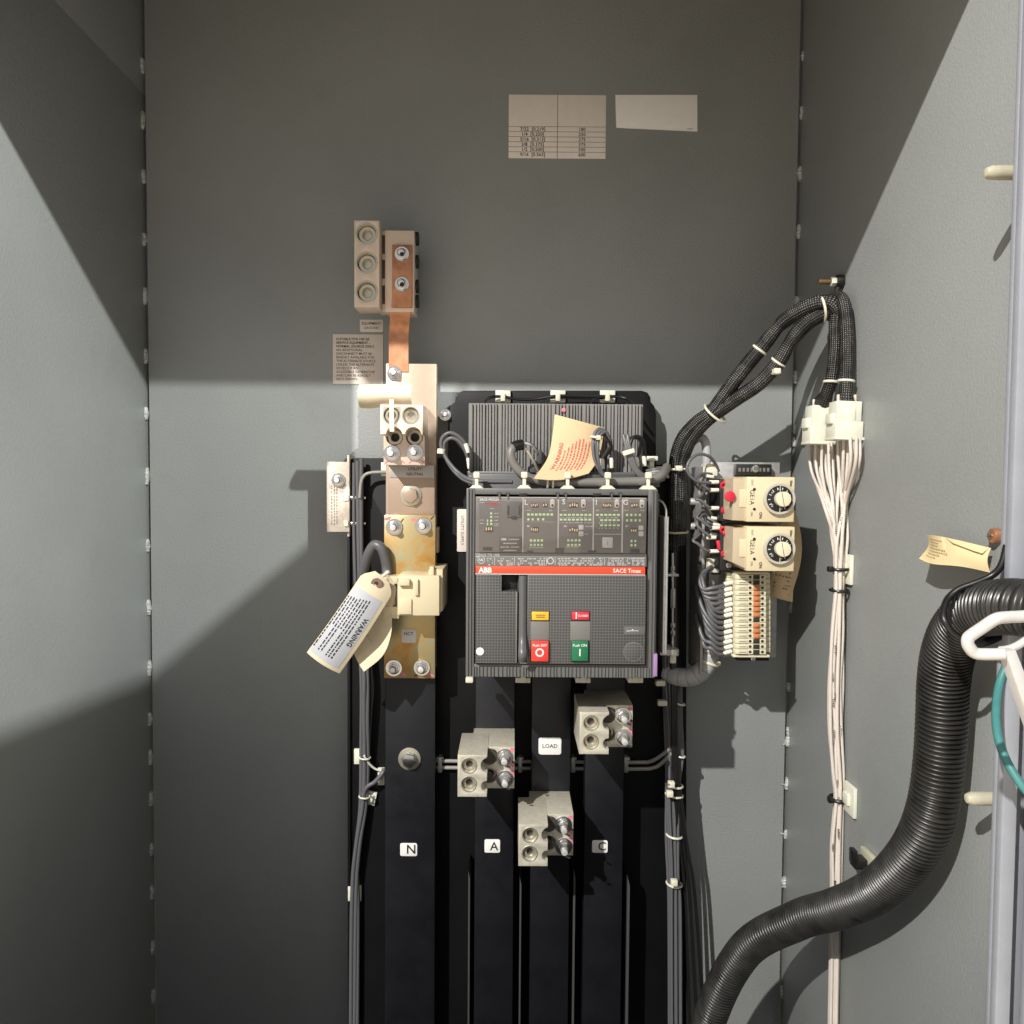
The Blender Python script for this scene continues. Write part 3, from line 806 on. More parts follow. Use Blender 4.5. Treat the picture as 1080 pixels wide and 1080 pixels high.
t = thing('neutral_transformer_sign', 'small white square label reading NCT on the gold plate', 'sign', P(431, 678, 57))
x0, x1, z0, z1 = rect(423.5, 663.5, 439, 678, 57.8)
MB().prism(rrect(x0, x1, z0, z1, 1.6), 57.05, 57.8, .2).build('plate', 'labelw', t)
MB().text('NCT', flat(57.95), (x0 + x1) / 2 - .3, z1 - 4.6, 4.4, bold=.01).build('lettering', 'ink', t)

t = thing('warning_tag', 'manila hang tag with a white printed WARNING panel hanging beside the gold plate', 'tag', P(380, 706, 70))
p0, p1 = P(402.5, 607, 96), P(341, 699, 112)
ax = (p1 - p0); ax.y = 0; LEN = ax.length; ax.normalize(); sd = Vector((-ax.z, 0, ax.x))
if sd.x < 0: sd = -sd          # towards lower right
def leaf(x, y, lift=0.0):
    """x along the tag from its eyelet end, y across (positive lower right)"""
    tt = x / LEN
    yy = y * (1 + .06 * tt)
    bow = 3.5 * math.sin(math.pi * min(max(tt, 0), 1))
    hh = 96 + 22 * tt - 6 * (y / 18) ** 2 + 9 * math.sin(math.pi * tt)
    q = p0 + ax * x + sd * (yy + bow * .5)
    return Vector((q.x, -(hh + lift), q.z))
def leafw(u):    # half width at x = u * LEN (clipped corners at the eyelet end)
    return min(16.8, 7.5 + 95 * u)
MB().sheet(lambda u, v: leaf(u * LEN, (v - .5) * 2 * leafw(u)), 26, 10, .5).build('card', 'manilapale', t)
MB().sheet(lambda u, v: leaf(LEN * (.2 + u * .76), -15.8 + 29 * v - 2.2 * u * 0, .25), 22, 10, .2).build('printed_panel', 'whitepaper', t)
m = MB(); random.seed(11)
fw = lambda x, y: leaf(LEN * .56 + x, 9.2 + y, .55)
m.text('WARNING', fw, 0, 0, 6.0, bold=.02)
for r_ in range(8):
    x = LEN * (.25 + .01 * r_); xe = LEN * (.90 if r_ not in (3, 6) else .62)
    if r_ == 4: x = LEN * .3
    yy = 3.6 - r_ * 2.75
    while x < xe:
        w = random.uniform(1.4, 4.6); m.dash(lambda a, b: leaf(a, b, .5), x, min(x + w, xe), yy, 1.15); x += w + random.uniform(.5, 1.2)
m.build('lettering', 'ink', t)
e0 = leaf(LEN * .085, 0, .3)
m = MB(); m.tubering(e0, FRONT, 1.8, 5.2, .8, 24, .2); m.build('eyelet', 'eyelet', t)
m = MB(); m.cyl(e0 + FRONT * -.2, FRONT, 2, .5, 16, 0); m.build('eyelet_hole', 'ink', t)
m = MB(); m.cyl(e0 + Vector((6, 0, 7)), (0.5, -.2, .4), 1.7, 8, 10, .3); m.build('tie', 'nylon', t)
pc2 = smooth_path([P(407, 604, 88), P(417.5, 620, 86), P(413.5, 644, 86), P(412.5, 668, 92), P(404, 691, 100), P(384, 708.5, 106)], 8)
def leaf2(u, v):
    i = u * (len(pc2) - 1); a = int(min(i, len(pc2) - 2)); p = pc2[a].lerp(pc2[a + 1], i - a)
    d = (pc2[a + 1] - pc2[a]).normalized(); s_ = Vector((d.z, 0, -d.x)); 
    if s_.x > 0: s_ = -s_
    w = 30 * min(1, .45 + u * 2.2) 
    return p + s_ * (v * w) + Vector((0, 20 * v * v + 4 * v, 0))
MB().sheet(leaf2, 30, 8, .5).build('back_card', 'manilapale', t)

# black N bus
t = thing('neutral_bus', 'long black insulated bus bar with a hex bolt and an N label', 'bus bar', P(432, 1100, 24))
MB().pbox(406, 713, 458.6, 1130, 30, 46, 1.0).build('bar', 'bus', t)
p = P(432, 800, 46)
m = MB(); m.cyl(p, FRONT, 11.4, 1.5, 36, .4); m.build('washer', 'screw', t)
m = MB(); m.cyl(p + FRONT * 1.5, FRONT, 7.6, 6.5, 6, 1.0, rot=.35); m.build('hex_bolt', 'zinc', t)
def small_sign(name, label, px0, py0, px1, py1, h, txt, size, dx=0, dz=0, r=1.8):
    o = thing(name, label, 'sign', P((px0 + px1) / 2, py1, h), None)
    x0, x1, z0, z1 = rect(px0, py0, px1, py1, h + .8)
    MB().prism(rrect(x0, x1, z0, z1, r), h + .05, h + .8, .25).build('plate', 'labelw', o)
    MB().text(txt, flat(h + .95), (x0 + x1) / 2 + dx, (z0 + z1) / 2 + dz, size, bold=.012).build('lettering', 'ink', o)
    return o
small_sign('neutral_sign', 'white label reading N on the leftmost black bus bar', 422, 889.5, 440, 903, 46, 'N', 13.2, 2.6)
small_sign('phase_sign', 'white label with the letter A on a black bus bar', 511, 885.5, 527.5, 899.5, 60, 'A', 12.0, 1.8, -.4)
small_sign('phase_sign', 'pale label with the letter C on a black bus bar', 624.5, 886.5, 641, 899.5, 60, 'C', 12.0, 2.0, 0)
small_sign('load_sign', 'white label reading LOAD between the upper two aluminium lugs', 568, 778, 592, 796, 60, 'LOAD', 5.6, 0, 0, 2.4)

# load buses
for nm, a, b in (('with the A label', 500.5, 541.5), ('in the middle under the LOAD label', 559.5, 600.5), ('with the C label', 616, 656.5)):
    o = MB().pbox(a, 704, b, 1130, 42, 60, 1.0).build('load_bus', 'bus')
    tag(o, 'black insulated bus bar below the breaker ' + nm, 'bus bar', 'black load bus bars')

# ---------------------------------------------------------------- load lugs
def load_lug(label):
    B = lambda px, py, h: P(px, py, h)
    o = thing('load_lug', label, 'lug', P(513, 840, 60), 'aluminium lugs on the load bus bars')
    hr, hf = 113, 136
    # right half (clamp block)
    x0, x1, z0, z1 = rect(499.8, 787.5, 542.6, 831.5, hr)
    xb0 = rect(500, 768, 541.5, 800, 60)[0]
    s1 = P(519.5, 795.5, hr); s2 = P(516.5, 817.5, hr)
    MB().holed([(xb0, z0), (x1, z0), (x1, z1), (xb0, z1)], [(s1.x, s1.z, 4.4), (s2.x, s2.z, 6.6)], 60.2, hr, .5).build('clamp_block', 'alu', o)
    q = MB(); q.cyl(s1 - FRONT * 22, FRONT, 4.3, 2, 20, 0); q.build('bore_shade', 'darkhole', o)
    socket(o, 516.5, 817.5, hr, 6.6, 11, rim=True)
    # left half (wire socket block), deeper, its right edge bitten by round bores
    x0, x1, z0, z1 = rect(482.6, 796.3, 513.6, 840.5, hf)
    cA = P(515.3, 807.5, hf); cB = P(513.6, 829.5, hf)
    outl = [(x0, z1), (x0, z0), (x1, z0)]
    outl += [(x1, cB.z - 4.6)] + arc(cB.x, cB.z, 5.2, 245, 125, 10) + [(x1, cB.z + 4.8)]
    outl += [(x1, cA.z - 6.5)] + arc(cA.x, cA.z, 7.0, 240, 110, 12) + [(x1, cA.z + 7.4), (x1, z1)]
    h1, h2 = P(494.7, 807.3, hf), P(494.5, 826.8, hf)
    MB().holed(outl, [(h1.x, h1.z, 6.4), (h2.x, h2.z, 6.4)], 76, hf, .5).build('socket_block', 'alu', o)
    socket(o, 494.7, 807.3, hf, 6.4, 8); socket(o, 494.5, 826.8, hf, 6.4, 8)
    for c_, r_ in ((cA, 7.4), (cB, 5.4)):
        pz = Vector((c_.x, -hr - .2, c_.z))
        q = MB(); q.tubering(pz, FRONT, r_ * .55, r_, 1.2, 24, .2); q.cyl(pz, FRONT, r_ * .56, .5, 20, 0); q.build('bore_shade', 'hole', o)  # dark ring and disc stand in for the shade inside the bites
    for px, py in ((532, 798.5), (532.6, 821.5)):
        bolt(o, px, py, hr, 8.0, 5.0, 2.9, 5.5, 6)
    q = MB()
    for px, py, w, hh in ((540, 791, 2.6, 4), (540, 806, 2.2, 6), (540.5, 815, 2, 5)):
        r_ = P(px, py, hr); q.blot(flat(hr + .2, .3, (r_.x, r_.z)), 0, 0, w * .8, hh * .5)
    q.build('torque_mark', 'pink', o)
    q = MB()
    for px, py, an in ((536, 801.5, -.5), (540.5, 803, -.7), (536, 824.5, -.3)):
        r_ = P(px, py, hr); q.obox(r_ + FRONT * (16 if px < 538 else .4), Vector((math.cos(an), 0, math.sin(an))) * 2.0, Vector((0, .4, 0)), Vector((-math.sin(an), 0, math.cos(an))) * .7, 0)
    q.build('paint_mark', 'ink', o)
    return o
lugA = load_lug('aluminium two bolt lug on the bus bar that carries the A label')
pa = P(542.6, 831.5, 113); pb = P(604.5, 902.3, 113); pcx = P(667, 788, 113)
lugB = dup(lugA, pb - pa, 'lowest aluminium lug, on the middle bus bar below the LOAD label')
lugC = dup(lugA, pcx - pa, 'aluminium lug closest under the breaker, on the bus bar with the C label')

# sensor wires passing behind the buses
t = thing('sensor_wire_pair', 'pair of pale grey wires crossing behind the black load bus bars', 'wires', P(580, 812, 24))
wire(t, [(455, 802.5, 30), (520, 803, 30), (600, 803.5, 30), (672, 804, 30), (686, 803, 32), (697, 797, 38), (706, 790, 44)], 2.0, 'wirelight')
wire(t, [(455, 809.5, 30), (520, 810, 30), (600, 810.5, 30), (672, 811, 30), (690, 809.5, 32), (700, 803, 38), (709, 794, 44)], 2.0, 'wirelight')
for i, px in enumerate((464, 548.5, 604.5, 660.5)):
    o = thing('wire_clamp', ['grey wire clamp just right of the N bus', 'grey wire clamp between the A bus and the middle bus', 'grey wire clamp between the middle bus and the C bus', 'grey wire clamp just right of the C bus'][i], 'clamp', P(px, 814, 24), 'grey clamps on the sensor wires')
    MB().pbox(px - 2.2, 799, px + 2.2, 815, 24.1, 34.5, .5).build('saddle', 'galvgrey', o)
    MB().pbox(px - 3.6, 799.5, px + 3.6, 803, 24.1, 29, .4).build('foot', 'nylonwhite', o)

# ================================================================== CIRCUIT BREAKER
HB = 170.0
br = thing('circuit_breaker', 'big grey circuit breaker with red stripe, green setting dots and red and green push buttons', 'circuit breaker', P(592, 714, 24))
# rear body
MB().pbox(497, 500, 688, 712, 24.2, 140, 1.5).build('rear_body', 'plastic2', br)
# ribbed arc chute cover behind the front
HS = 114
x0, x1, z0, z1 = rect(494, 425.5, 678.5, 500, HS)
m = MB(); m.box(x0, x1, 26, HS - 3, z0 - 6, z1, .6)
random.seed(5)
x = x0 + .4
k = 0
while x < x1 - 1.2:
    w = random.choice((1.5, 1.9, 1.9, 2.4, 3.2)); w = min(w, x1 - x - .3)
    m.box(x, x + w, HS - 3.5, HS + random.choice((-.7, 0, 0, .3)), z0 - 5.5, z1 - .2, .25, 1)
    x += w + random.choice((.8, 1.0, 1.3)); k += 1
m.build('arc_chute_cover', 'ribs', br, angle=30)
m = MB(); m.pbox(493, 497.5, 690, 503, 24.4, 124, .8); m.build('top_ledge', 'plastic', br)
m = MB(); m.pbox(494, 502, 696, 513, 24.6, 130, .6); m.build('terminal_ledge', 'plastic', br)
m = MB(); p = P(594.5, 432.5, HS)
m.cyl(p, FRONT, 2.0, 1.0, 14, .2); m.build('pink_dot', 'pink', br)
# bar code strip
m = MB(); random.seed(9); x0, x1, z0, z1 = rect(506, 506.5, 550, 510, 131)
m.box(x0, x1, 130.1, 131, z0, z1, .1); bc = m.build('barcode_strip', 'whitepaper', br)
m = MB(); x = x0 + .5
while x < x1 - 1.5:
    w = random.choice((.4, .7, 1.2)); m.dash(flat(131.15), x, x + w, (z0 + z1) / 2, (z1 - z0) * .8); x += w + random.choice((.4, .8, 1.4, 3))
m.build('barcode', 'ink', bc)
# outer frame (a picture-frame moulding with ribs)
x0, x1, z0, z1 = rect(491.5, 515.5, 692.5, 714.5, HB - 6)
ix0, ix1, iz0, iz1 = rect(500.5, 522, 682.5, 701, HB - 6)
m = MB()
m.box(x0, ix0, 60, HB - 6, z0, z1, .8)
m.box(ix1, x1, 60, HB - 6, z0, z1, .8)
m.box(ix0 - .01, ix1 + .01, 60, HB - 6.05, iz1, z1, .6)
m.box(ix0 - .01, ix1 + .01, 60, HB - 6.05, z0, iz0, .6)
for xa in (x0 + 1.2, x0 + 3.6, x1 - 4.8, x1 - 2.4): m.box(xa, xa + 1.1, HB - 8, HB - 4.6, z0 + .5, z1 - .5, .3, 1)
random.seed(2); x = x0 + 6
while x < x1 - 6:
    w = random.choice((1.4, 2.0, 2.6)); m.box(x, x + w, HB - 9, HB - 4.8, z0 + .3, iz0 - 2.0, .3, 1); x += w + random.choice((.7, 1.0))
m.build('front_frame', 'plastic', br, angle=30)
m = MB(); m.box(x1 - .5, x1 + 8, 60, HB - 40, z0 + 4, z1 - 4, 1); m.build('side_wall', 'plastic2', br)
# notches along the top rail
m = MB()
for a in (526, 535, 587.5, 596, 644.5, 654): m.pbox(a - 1.6, 519.5, a + 2.2, 523.4, HB - 8, HB - 5.6, .1)
for a in (548, 626): m.pbox(a - .5, 520.3, a + 8, 523.2, HB - 8, HB - 5.5, .1)
m.build('rail_notch', 'darkhole', br)
m = MB()
for a in (527, 536, 588.5, 597, 645.5, 655): m.pbox(a - .9, 520.5, a + .9, 526.5, HB - 5.5, HB - 2.2, .3)
m.build('rail_hook', 'handle', br)

# ---- trip unit
T = HB - 3
px_ = lambda a, b: P(a, b, T)
tx0, tx1, tz0, tz1 = rect(501.5, 524.5, 681.5, 583, T)
tu = MB().box(tx0, tx1, HB - 12, T, tz0, tz1, .3).build('trip_unit', 'tripp', br)
f = flat(T + .15)
s_ = sc(T)
def R(m, a, b, c, d, lift=.15):
    q0, q1 = P(a, b, T), P(c, d, T)
    ff = flat(T + lift); m.dash(ff, q0.x, q1.x, (q0.z + q1.z) / 2, abs(q0.z - q1.z)); return m
lines = MB()
for a in (551.5, 588.7, 625.7, 656.3): R(lines, a - .35, 524.8, a + .35, 582.5, .2)
R(lines, 625.7, 563.0, 656.3, 563.8, .2); R(lines, 553, 550.2, 586, 550.7, .2)
R(lines, 502, 524.6, 681, 525.2, .2)
lines.build('panel_lines', 'greyprint', tu)
w = MB()
for ch, a, b in (('L', 554.8, 530), ('S', 594.5, 529.5), ('I', 629, 530), ('G', 659.8, 530)):
    q = P(a, b, T); w.text(ch, f, q.x, q.z, 6.2, bold=.012)
q = P(506, 526.9, T); w.text('SACE PR222/P', f, q.x, q.z, 2.8, 'LEFT', .015)
random.seed(21)
def marks(m, a, b, wd, rows=1, gap=1.0, hgt=.9, lift=.2):
    for r_ in range(rows):
        x = a
        while x < a + wd:
            k = random.uniform(.8, 2.2); R(m, x, b + r_ * 2 - hgt / 2, min(x + k, a + wd), b + r_ * 2 + hgt / 2, lift); x += k + random.uniform(.4, gap)
small = MB()
marks(small, 506, 530, 5, 1)
for y in (541.5, 545.2, 548.8, 552.5, 554.3): marks(small, 521.3, y, 4.6); 
for y in (548.5, 552): marks(small, 506, y, 4.2)
marks(small, 516.8, 536.5, 4)
for a in (555.5, 593, 628.3, 658.5): marks(small, a, 538.3, 4.5)
for a in (579.8, 614.5, 648, 676): marks(small, a - .5, 538.4, 4)
for a in (556.8, 595.5, 660.5): marks(small, a - .8, 554.8, 3, 1, 1, 2.0)
marks(small, 617.5, 555.2, 8, 1); marks(small, 616.5, 563.2, 4.5, 1)
marks(small, 558, 577.5, 15); marks(small, 597, 576.8, 14)
for y in (545.8, 551.2): marks(small, 590, y, 34, 1, 2.6)
for y in (546, 551.5, 557): marks(small, 631.5, y, 21, 1, 3)
small.build('micro_print', 'greyprint', tu)
w.build('lettering', 'white', tu)
m = MB(); R(m, 511.5, 530.5, 526, 531.6, .22); R(m, 517.5, 532.2, 524.5, 533.2, .22); m.build('serial_mark', 'redbtn2', tu)
gd = MB()
for i in range(7): R(gd, 556 + i * 4.1, 541.5, 558.7 + i * 4.1, 543.7)
for a in (556.5, 561, 566.8, 572): R(gd, a - .3, 546.6, a + 1.9, 548.9)
for y in (542, 547):
    for i in range(8): R(gd, 590.2 + i * 4.35, y, 593.2 + i * 4.35, y + 2.0)
for i in range(6): R(gd, 628.6 + i * 4.4, 542, 631.6 + i * 4.4, 544)
for y in (547.6, 553):
    for i in range(5): R(gd, 633 + i * 4.4, y, 636 + i * 4.4, y + 2.0)
for y in (541.9, 547.6):
    for i in range(4): R(gd, 660.2 + i * 4.5, y, 662.4 + i * 4.5, y + 2.4)
for y in (568.8, 573.6):
    for i in range(4):
        R(gd, 559 + i * 3.8, y, 561.2 + i * 3.8, y + 2.4); R(gd, 598.2 + i * 3.9, y, 600.6 + i * 3.9, y + 2.2)
for y in (569.4, 573.8):
    for i in range(2): R(gd, 665 + i * 4.0, y, 667 + i * 4.0, y + 2.4)
for y in (541, 544.7, 548.6, 552): R(gd, 516.9, y - .6, 519.2, y + 1.6)
R(gd, 513.5, 547.8, 514.8, 550.5); R(gd, 513.5, 551.4, 514.8, 554)
gd.build('setting_dots', 'greendot', tu)
def dip(a, b, c, d, n):
    q0, q1 = P(a, b, T), P(c, d, T)
    o = MB().box(q0.x, q1.x, T + .1, T + .7, q1.z, q0.z, .1).build('switch_window', 'amber', tu)
    mm = MB(); random.seed(int(a))
    wd = (q1.x - q0.x) / n
    for i in range(n):
        up = random.random() < .5
        zc = q1.z + (q0.z - q1.z) * (.58 if up else .42)
        mm.box(q0.x + wd * (i + .24), q0.x + wd * (i + .76), T + .7, T + 1.5, zc - (q0.z - q1.z) * .3, zc + (q0.z - q1.z) * .3, .1, 1)
    mm.build('switch_sliders', 'cream', o)
dip(560, 530.5, 567.5, 534.8, 4); dip(572, 530.7, 577.2, 534.5, 2); dip(600, 530.3, 609.7, 535.2, 4)
dip(635.3, 530.7, 644.8, 535, 5); dip(665.2, 530.9, 672.6, 535, 3); dip(511.8, 555.5, 519.6, 560.7, 3)
dip(559.8, 555.7, 567.5, 560.8, 4); dip(599.8, 556.3, 609.8, 561, 4); dip(664.8, 557, 671.5, 561.3, 3)
for a, b in ((582.6, 531), (615.3, 531), (650.6, 531.2), (677, 531.3)):
    q = P(a, b, T); o = MB().prism(rrect(q.x - 2.0, q.x + 2.0, q.z - 3.7, q.z + 3.7, 1.8), T + .05, T + 1.0, .3).build('test_knob', 'greyprint', tu)
    MB().cyl(Vector((q.x, -T - 1.0, q.z - 1.6)), FRONT, 1.0, .4, 12, 0).build('knob_socket', 'darkhole', o)
m = MB()
for a, b in ((610.8, 554.2), (610.8, 561.0), (674, 554.8), (674, 561)): 
    q = P(a + 2, b + 2, T); m.prism(rrect(q.x - 2.1, q.x + 2.1, q.z - 2.1, q.z + 2.1, .8), T + .05, T + .6, .15)
m.build('link_symbol', 'greyprint', tu)
q = P(640.7, 572.2, T); o = MB().prism(rrect(q.x - 4.4, q.x + 4.4, q.z - 4.5, q.z + 4.5, .8), T + .05, T + 1.0, .3).build('info_key', 'greyprint', tu)
MB().text('i', flat(T + 1.15), q.x, q.z, 6).build('lettering', 'greyflag', o)
# connector socket and rating plug
m = MB(); m.pbox(534.3, 529, 549.5, 545.5, T, T + 1.4, .6); so = m.build('test_socket', 'handle', tu)
m = MB(); m.pbox(535.2, 533, 537, 543, T + 1.4, T + 1.7, .1); m.pbox(547, 533, 548.7, 543, T + 1.4, T + 1.7, .1); m.pbox(539.3, 544.3, 544.3, 547, T + .4, T + 1.7, .1)
m.build('socket_slot', 'darkhole', so)
m = MB(); m.pbox(526.5, 566.5, 549.8, 582, T, T + 2.0, .5); rp = m.build('rating_plug', 'plastic2', tu)
m = MB(); q = P(528.5, 568.9, T + 2); m.text('ABB', flat(T + 2.2), q.x, q.z, 2.5, 'LEFT', .03)
random.seed(31)
mk2 = MB()
for yy, a, b in ((568.9, 536, 547), (573, 531, 545.5), (577, 528, 537), (577, 539, 547.5), (580.5, 531, 545)):
    x = a
    while x < b:
        k = random.uniform(.8, 2); q0 = P(x, yy, T + 2); q1 = P(min(x + k, b), yy, T + 2)
        mk2.dash(flat(T + 2.2), q0.x, q1.x, q0.z, 1.0); x += k + .6
m.build('lettering', 'white', rp); mk2.build('micro_print', 'greyprint', rp)
m = MB(); m.pbox(509, 577, 519, 580.5, T, T + .6, .2); m.pbox(664.8, 579, 674.5, 583, T, T + .6, .2); m.pbox(556, 580.6, 562, 582.6, T, T + .6, .2); m.pbox(620, 580.6, 629, 582.6, T, T + .6, .2); m.pbox(585.6, 578, 594.6, 582.8, T, T + 1.2, .3)
m.build('latch_slot', 'darkhole', tu)
# clear hinged cover over the settings
cx0, cx1, cz0, cz1 = rect(501.2, 524.2, 681.8, 583.4, T + 5.5)
MB().box(cx0, cx1, T + 5, T + 5.8, cz0, cz1, .2).build('clear_cover', 'clear', br)
# ---- rating band, stripe
m = MB(); m.pbox(501, 583.8, 682, 597.3, HB - 12, HB - 2.4, .3); rb = m.build('rating_band', 'band', br)
TT = HB - 2.4
def R2(m, a, b, c, d, h): 
    q0, q1 = P(a, b, h), P(c, d, h); m.dash(flat(h + .2), q0.x, q1.x, (q0.z + q1.z) / 2, abs(q0.z - q1.z))
m = MB(); q = P(505, 585.3, TT); m.text('SACE T7S 1200', flat(TT + .2), q.x, q.z, 2.7, 'LEFT', .03)
q = P(507.5, 590.5, TT); m.text('UL', flat(TT + .2), q.x, q.z, 3.0, 'CENTER', .02); m.build('lettering', 'white', rb)
m = MB()
for a in (521.5, 542.3, 576.3, 585.3, 637.5): R2(m, a, 587.6, a + .45, 596.2, TT)
R2(m, 502, 587.2, 681, 587.6, TT); R2(m, 585, 594.6, 637, 595, TT)
random.seed(41)
for b in (589.3, 591.6, 593.9, 595.8):
    for a0, a1 in ((513, 520), (523.5, 541), (545, 575), (588, 636), (639.5, 680)):
        x = a0 + random.uniform(0, 2)
        while x < a1:
            k = random.uniform(.8, 3); 
            if random.random() < .72: R2(m, x, b - .5, min(x + k, a1), b + .5, TT)
            x += k + random.uniform(.4, 1.3)
for a in range(642, 681, 5): R2(m, a, 587.8, a + .3, 596.4, TT)
q = P(580.5, 591.5, TT); m.tubering(q + FRONT * .1, FRONT, 2.2, 3.0, .2, 20, 0)
q = P(507.5, 590.5, TT); m.tubering(q + FRONT * .1, FRONT, 2.7, 3.2, .2, 20, 0)
m.build('micro_print', 'greyprint', rb)
m = MB(); m.pbox(501.5, 597.6, 680.5, 605.2, HB - 12, HB - 1.6, .3); rs = m.build('red_stripe', 'red', br)
q = P(505, 601.4, HB - 1.6); m = MB(); m.text('ABB', flat(HB - 1.4), q.x, q.z, 6.0, 'LEFT', .045)
q = P(676, 602.3, HB - 1.6); m.text('SACE Tmax', flat(HB - 1.4), q.x, q.z, 4.8, 'RIGHT', .01); m.build('lettering', 'white', rs)
m = MB(); m.pbox(501.5, 605.4, 680.5, 606.5, HB - 12, HB - 1.9, .1); m.build('stripe_edge', 'greyprint', br)
# ---- lower cover: grid panel with bites for the handle slot
C = HB
def gx(a): return P(a, 650, C).x
def gz(b): return P(590, b, C).z
m = MB()
m.prism([(gx(501.5), gz(606.8)), (gx(528.8), gz(606.8)), (gx(528.8), gz(624)), (gx(544.8), gz(624)), (gx(544.8), gz(700)), (gx(501.5), gz(700))][::-1], HB - 12, C, .4)
m.prism([(gx(557), gz(606.8)), (gx(681), gz(606.8)), (gx(681), gz(700)), (gx(557), gz(700))][::-1], HB - 12, C, .4)
lc = m.build('lower_cover', 'gridp', br)
m = MB(); m.pbox(545.2, 607, 556.8, 700, HB - 30, HB - 11.5, .2); m.pbox(529.2, 607, 545, 624, HB - 28, HB - 11.6, .2); m.build('handle_slot', 'darkhole', br)
m = MB(); m.box(gx(501.5), gx(681.5), HB - 13, HB - 5, gz(702.6), gz(700.2), .3); m.box(gx(681.3), gx(683.3), HB - 13, HB - 5, gz(702.6), gz(606), .3); m.build('cover_gap', 'darkhole', br)
m = MB(); m.box(gx(501.5), gx(680.5), HB - 4.6, HB - 3.4, gz(701.2), gz(700.3), .1); m.build('cover_edge', 'greyflag', br)
hx0, hx1 = gx(547.2), gx(555.2)
def hprof(b):
    t_ = (b - 607) / 91
    return 3 + 7 * math.exp(-((t_ - .9) / .12) ** 2) + 2 * t_
m = MB(); n = 30
m.sheet(lambda u, v: Vector((hx0 + (hx1 - hx0) * (.5 + (u - .5) * (1 if v < .8 else 1 + .10 * math.sin((v - .8) / .2 * math.pi))), -(HB - 3 + hprof(607 + v * 90) + 1.8 * math.sin(math.pi * u)), gz(607.5 + v * 89.5))), 8, n, 10)
m.build('charging_handle', 'handle', br)
m = MB(); m.pbox(556.2, 606.8, 558, 700, HB - 5, HB - .2, .2); m.pbox(544.2, 624, 545.4, 699, HB - 4, HB + .5, .2); m.build('slot_edge', 'greyflag', br)
m = MB(); q = P(506.3, 687, C); m.cyl(q, FRONT, 3.4, .5, 24, .1); ov = m.build('white_seal', 'white', br)
# flags and buttons
def key(nm, mat, a, b, c, d, hh, txts, edge=True):
    m = MB(); m.pbox(a - .8, b - .8, c + .8, d + .8, C - .5, C + .5, .2); m.build(nm + '_recess', 'darkhole' if edge else 'greyflag', br)
    m = MB(); m.pbox(a, b, c, d, C + .4, C + hh, .5); o = m.build(nm, mat, br)
    if txts:
        m = MB()
        for s, dx, dy, size, mt in txts:
            q = P((a + c) / 2 + dx, (b + d) / 2 + dy, C + hh); m.text(s, flat(C + hh + .15), q.x, q.z, size, bold=.015)
        m.build('lettering', txts[0][4], o)
    return o
for a, c in ((559.8, 579), (601.5, 622.5)): MB().pbox(a, 655.5, c, 675.5, C, C + .5, .1).build('blank_flag', 'greyflag', br)
o = key('yellow_flag', 'yellow', 560.8, 645.2, 578.8, 654.2, 1.5, None)
m = MB()
for y, a, b in ((648.7, 565, 575), (650.8, 565.5, 574.5)):
    q0, q1 = P(a, y, C + 1.5), P(b, y, C + 1.5); m.dash(flat(C + 1.65), q0.x, q1.x, q0.z, .8)
m.build('lettering', 'brass', o)
key('closed_flag', 'redbtn2', 603, 645.2, 621.5, 653.8, 1.5, [('I', -4.5, 0, 7.5, 'white'), ('CLOSED', 2.6, 0, 2.4, 'white')])
o = key('off_button', 'redbtn', 560.2, 676.2, 578.6, 697.8, 3.2, [('Push OFF', 0, -6.2, 3.1, 'white')])
q = P(569.2, 688.2, C + 3.2); MB().tubering(q, FRONT, 2.3, 3.6, .3, 28, 0).build('circle_mark', 'white', o)
key('on_button', 'green', 602.8, 676.2, 620.4, 697.4, 3.2, [('Push ON', 0, -6.0, 3.2, 'white'), ('I', 0, 1.8, 8.5, 'white')])
q = P(668, 687.3, C); m = MB(); m.cyl(q, FRONT, 7.8, .6, 36, .2); m.build('key_lock_blank', 'gridp', br)
m = MB(); m.tubering(q, FRONT, 7.8, 8.3, .7, 36, .1); m.build('blank_ring', 'greyflag', br)
m = MB(); m.pbox(658.5, 661, 680.3, 669.5, C, C + .4, .1); sy = m.build('symbol_plate', 'plastic', br)
m = MB()
for pts in ([(660.8, 665.6), (665.5, 665.4), (668, 663.9)], [(669, 665.2), (673.5, 665.5)], [(666.7, 663.8), (668.2, 666.2)]):
    m.tube([P(a, b, C + .5) for a, b in pts], .28, 5, 1)
m.build('switch_symbol', 'white', sy)
# lower terminal clips and side tab
m = MB()
for a in (495, 551.5, 615, 670.5):
    w_ = 4 if a < 500 else 8
    m.pbox(a - w_, 714.8, a + w_, 720.5, 100, 130, .8)
    if w_ > 5: m.cyl(P(a, 716.5, 131), FRONT, 3, 1.5, 18, .2)
m.build('terminal_clip', 'nylon', br)
m = MB(); m.pbox(689.2, 690, 693.3, 713.5, HB - 14, HB - 3.5, .3); m.build('lilac_tab', 'purple', br)

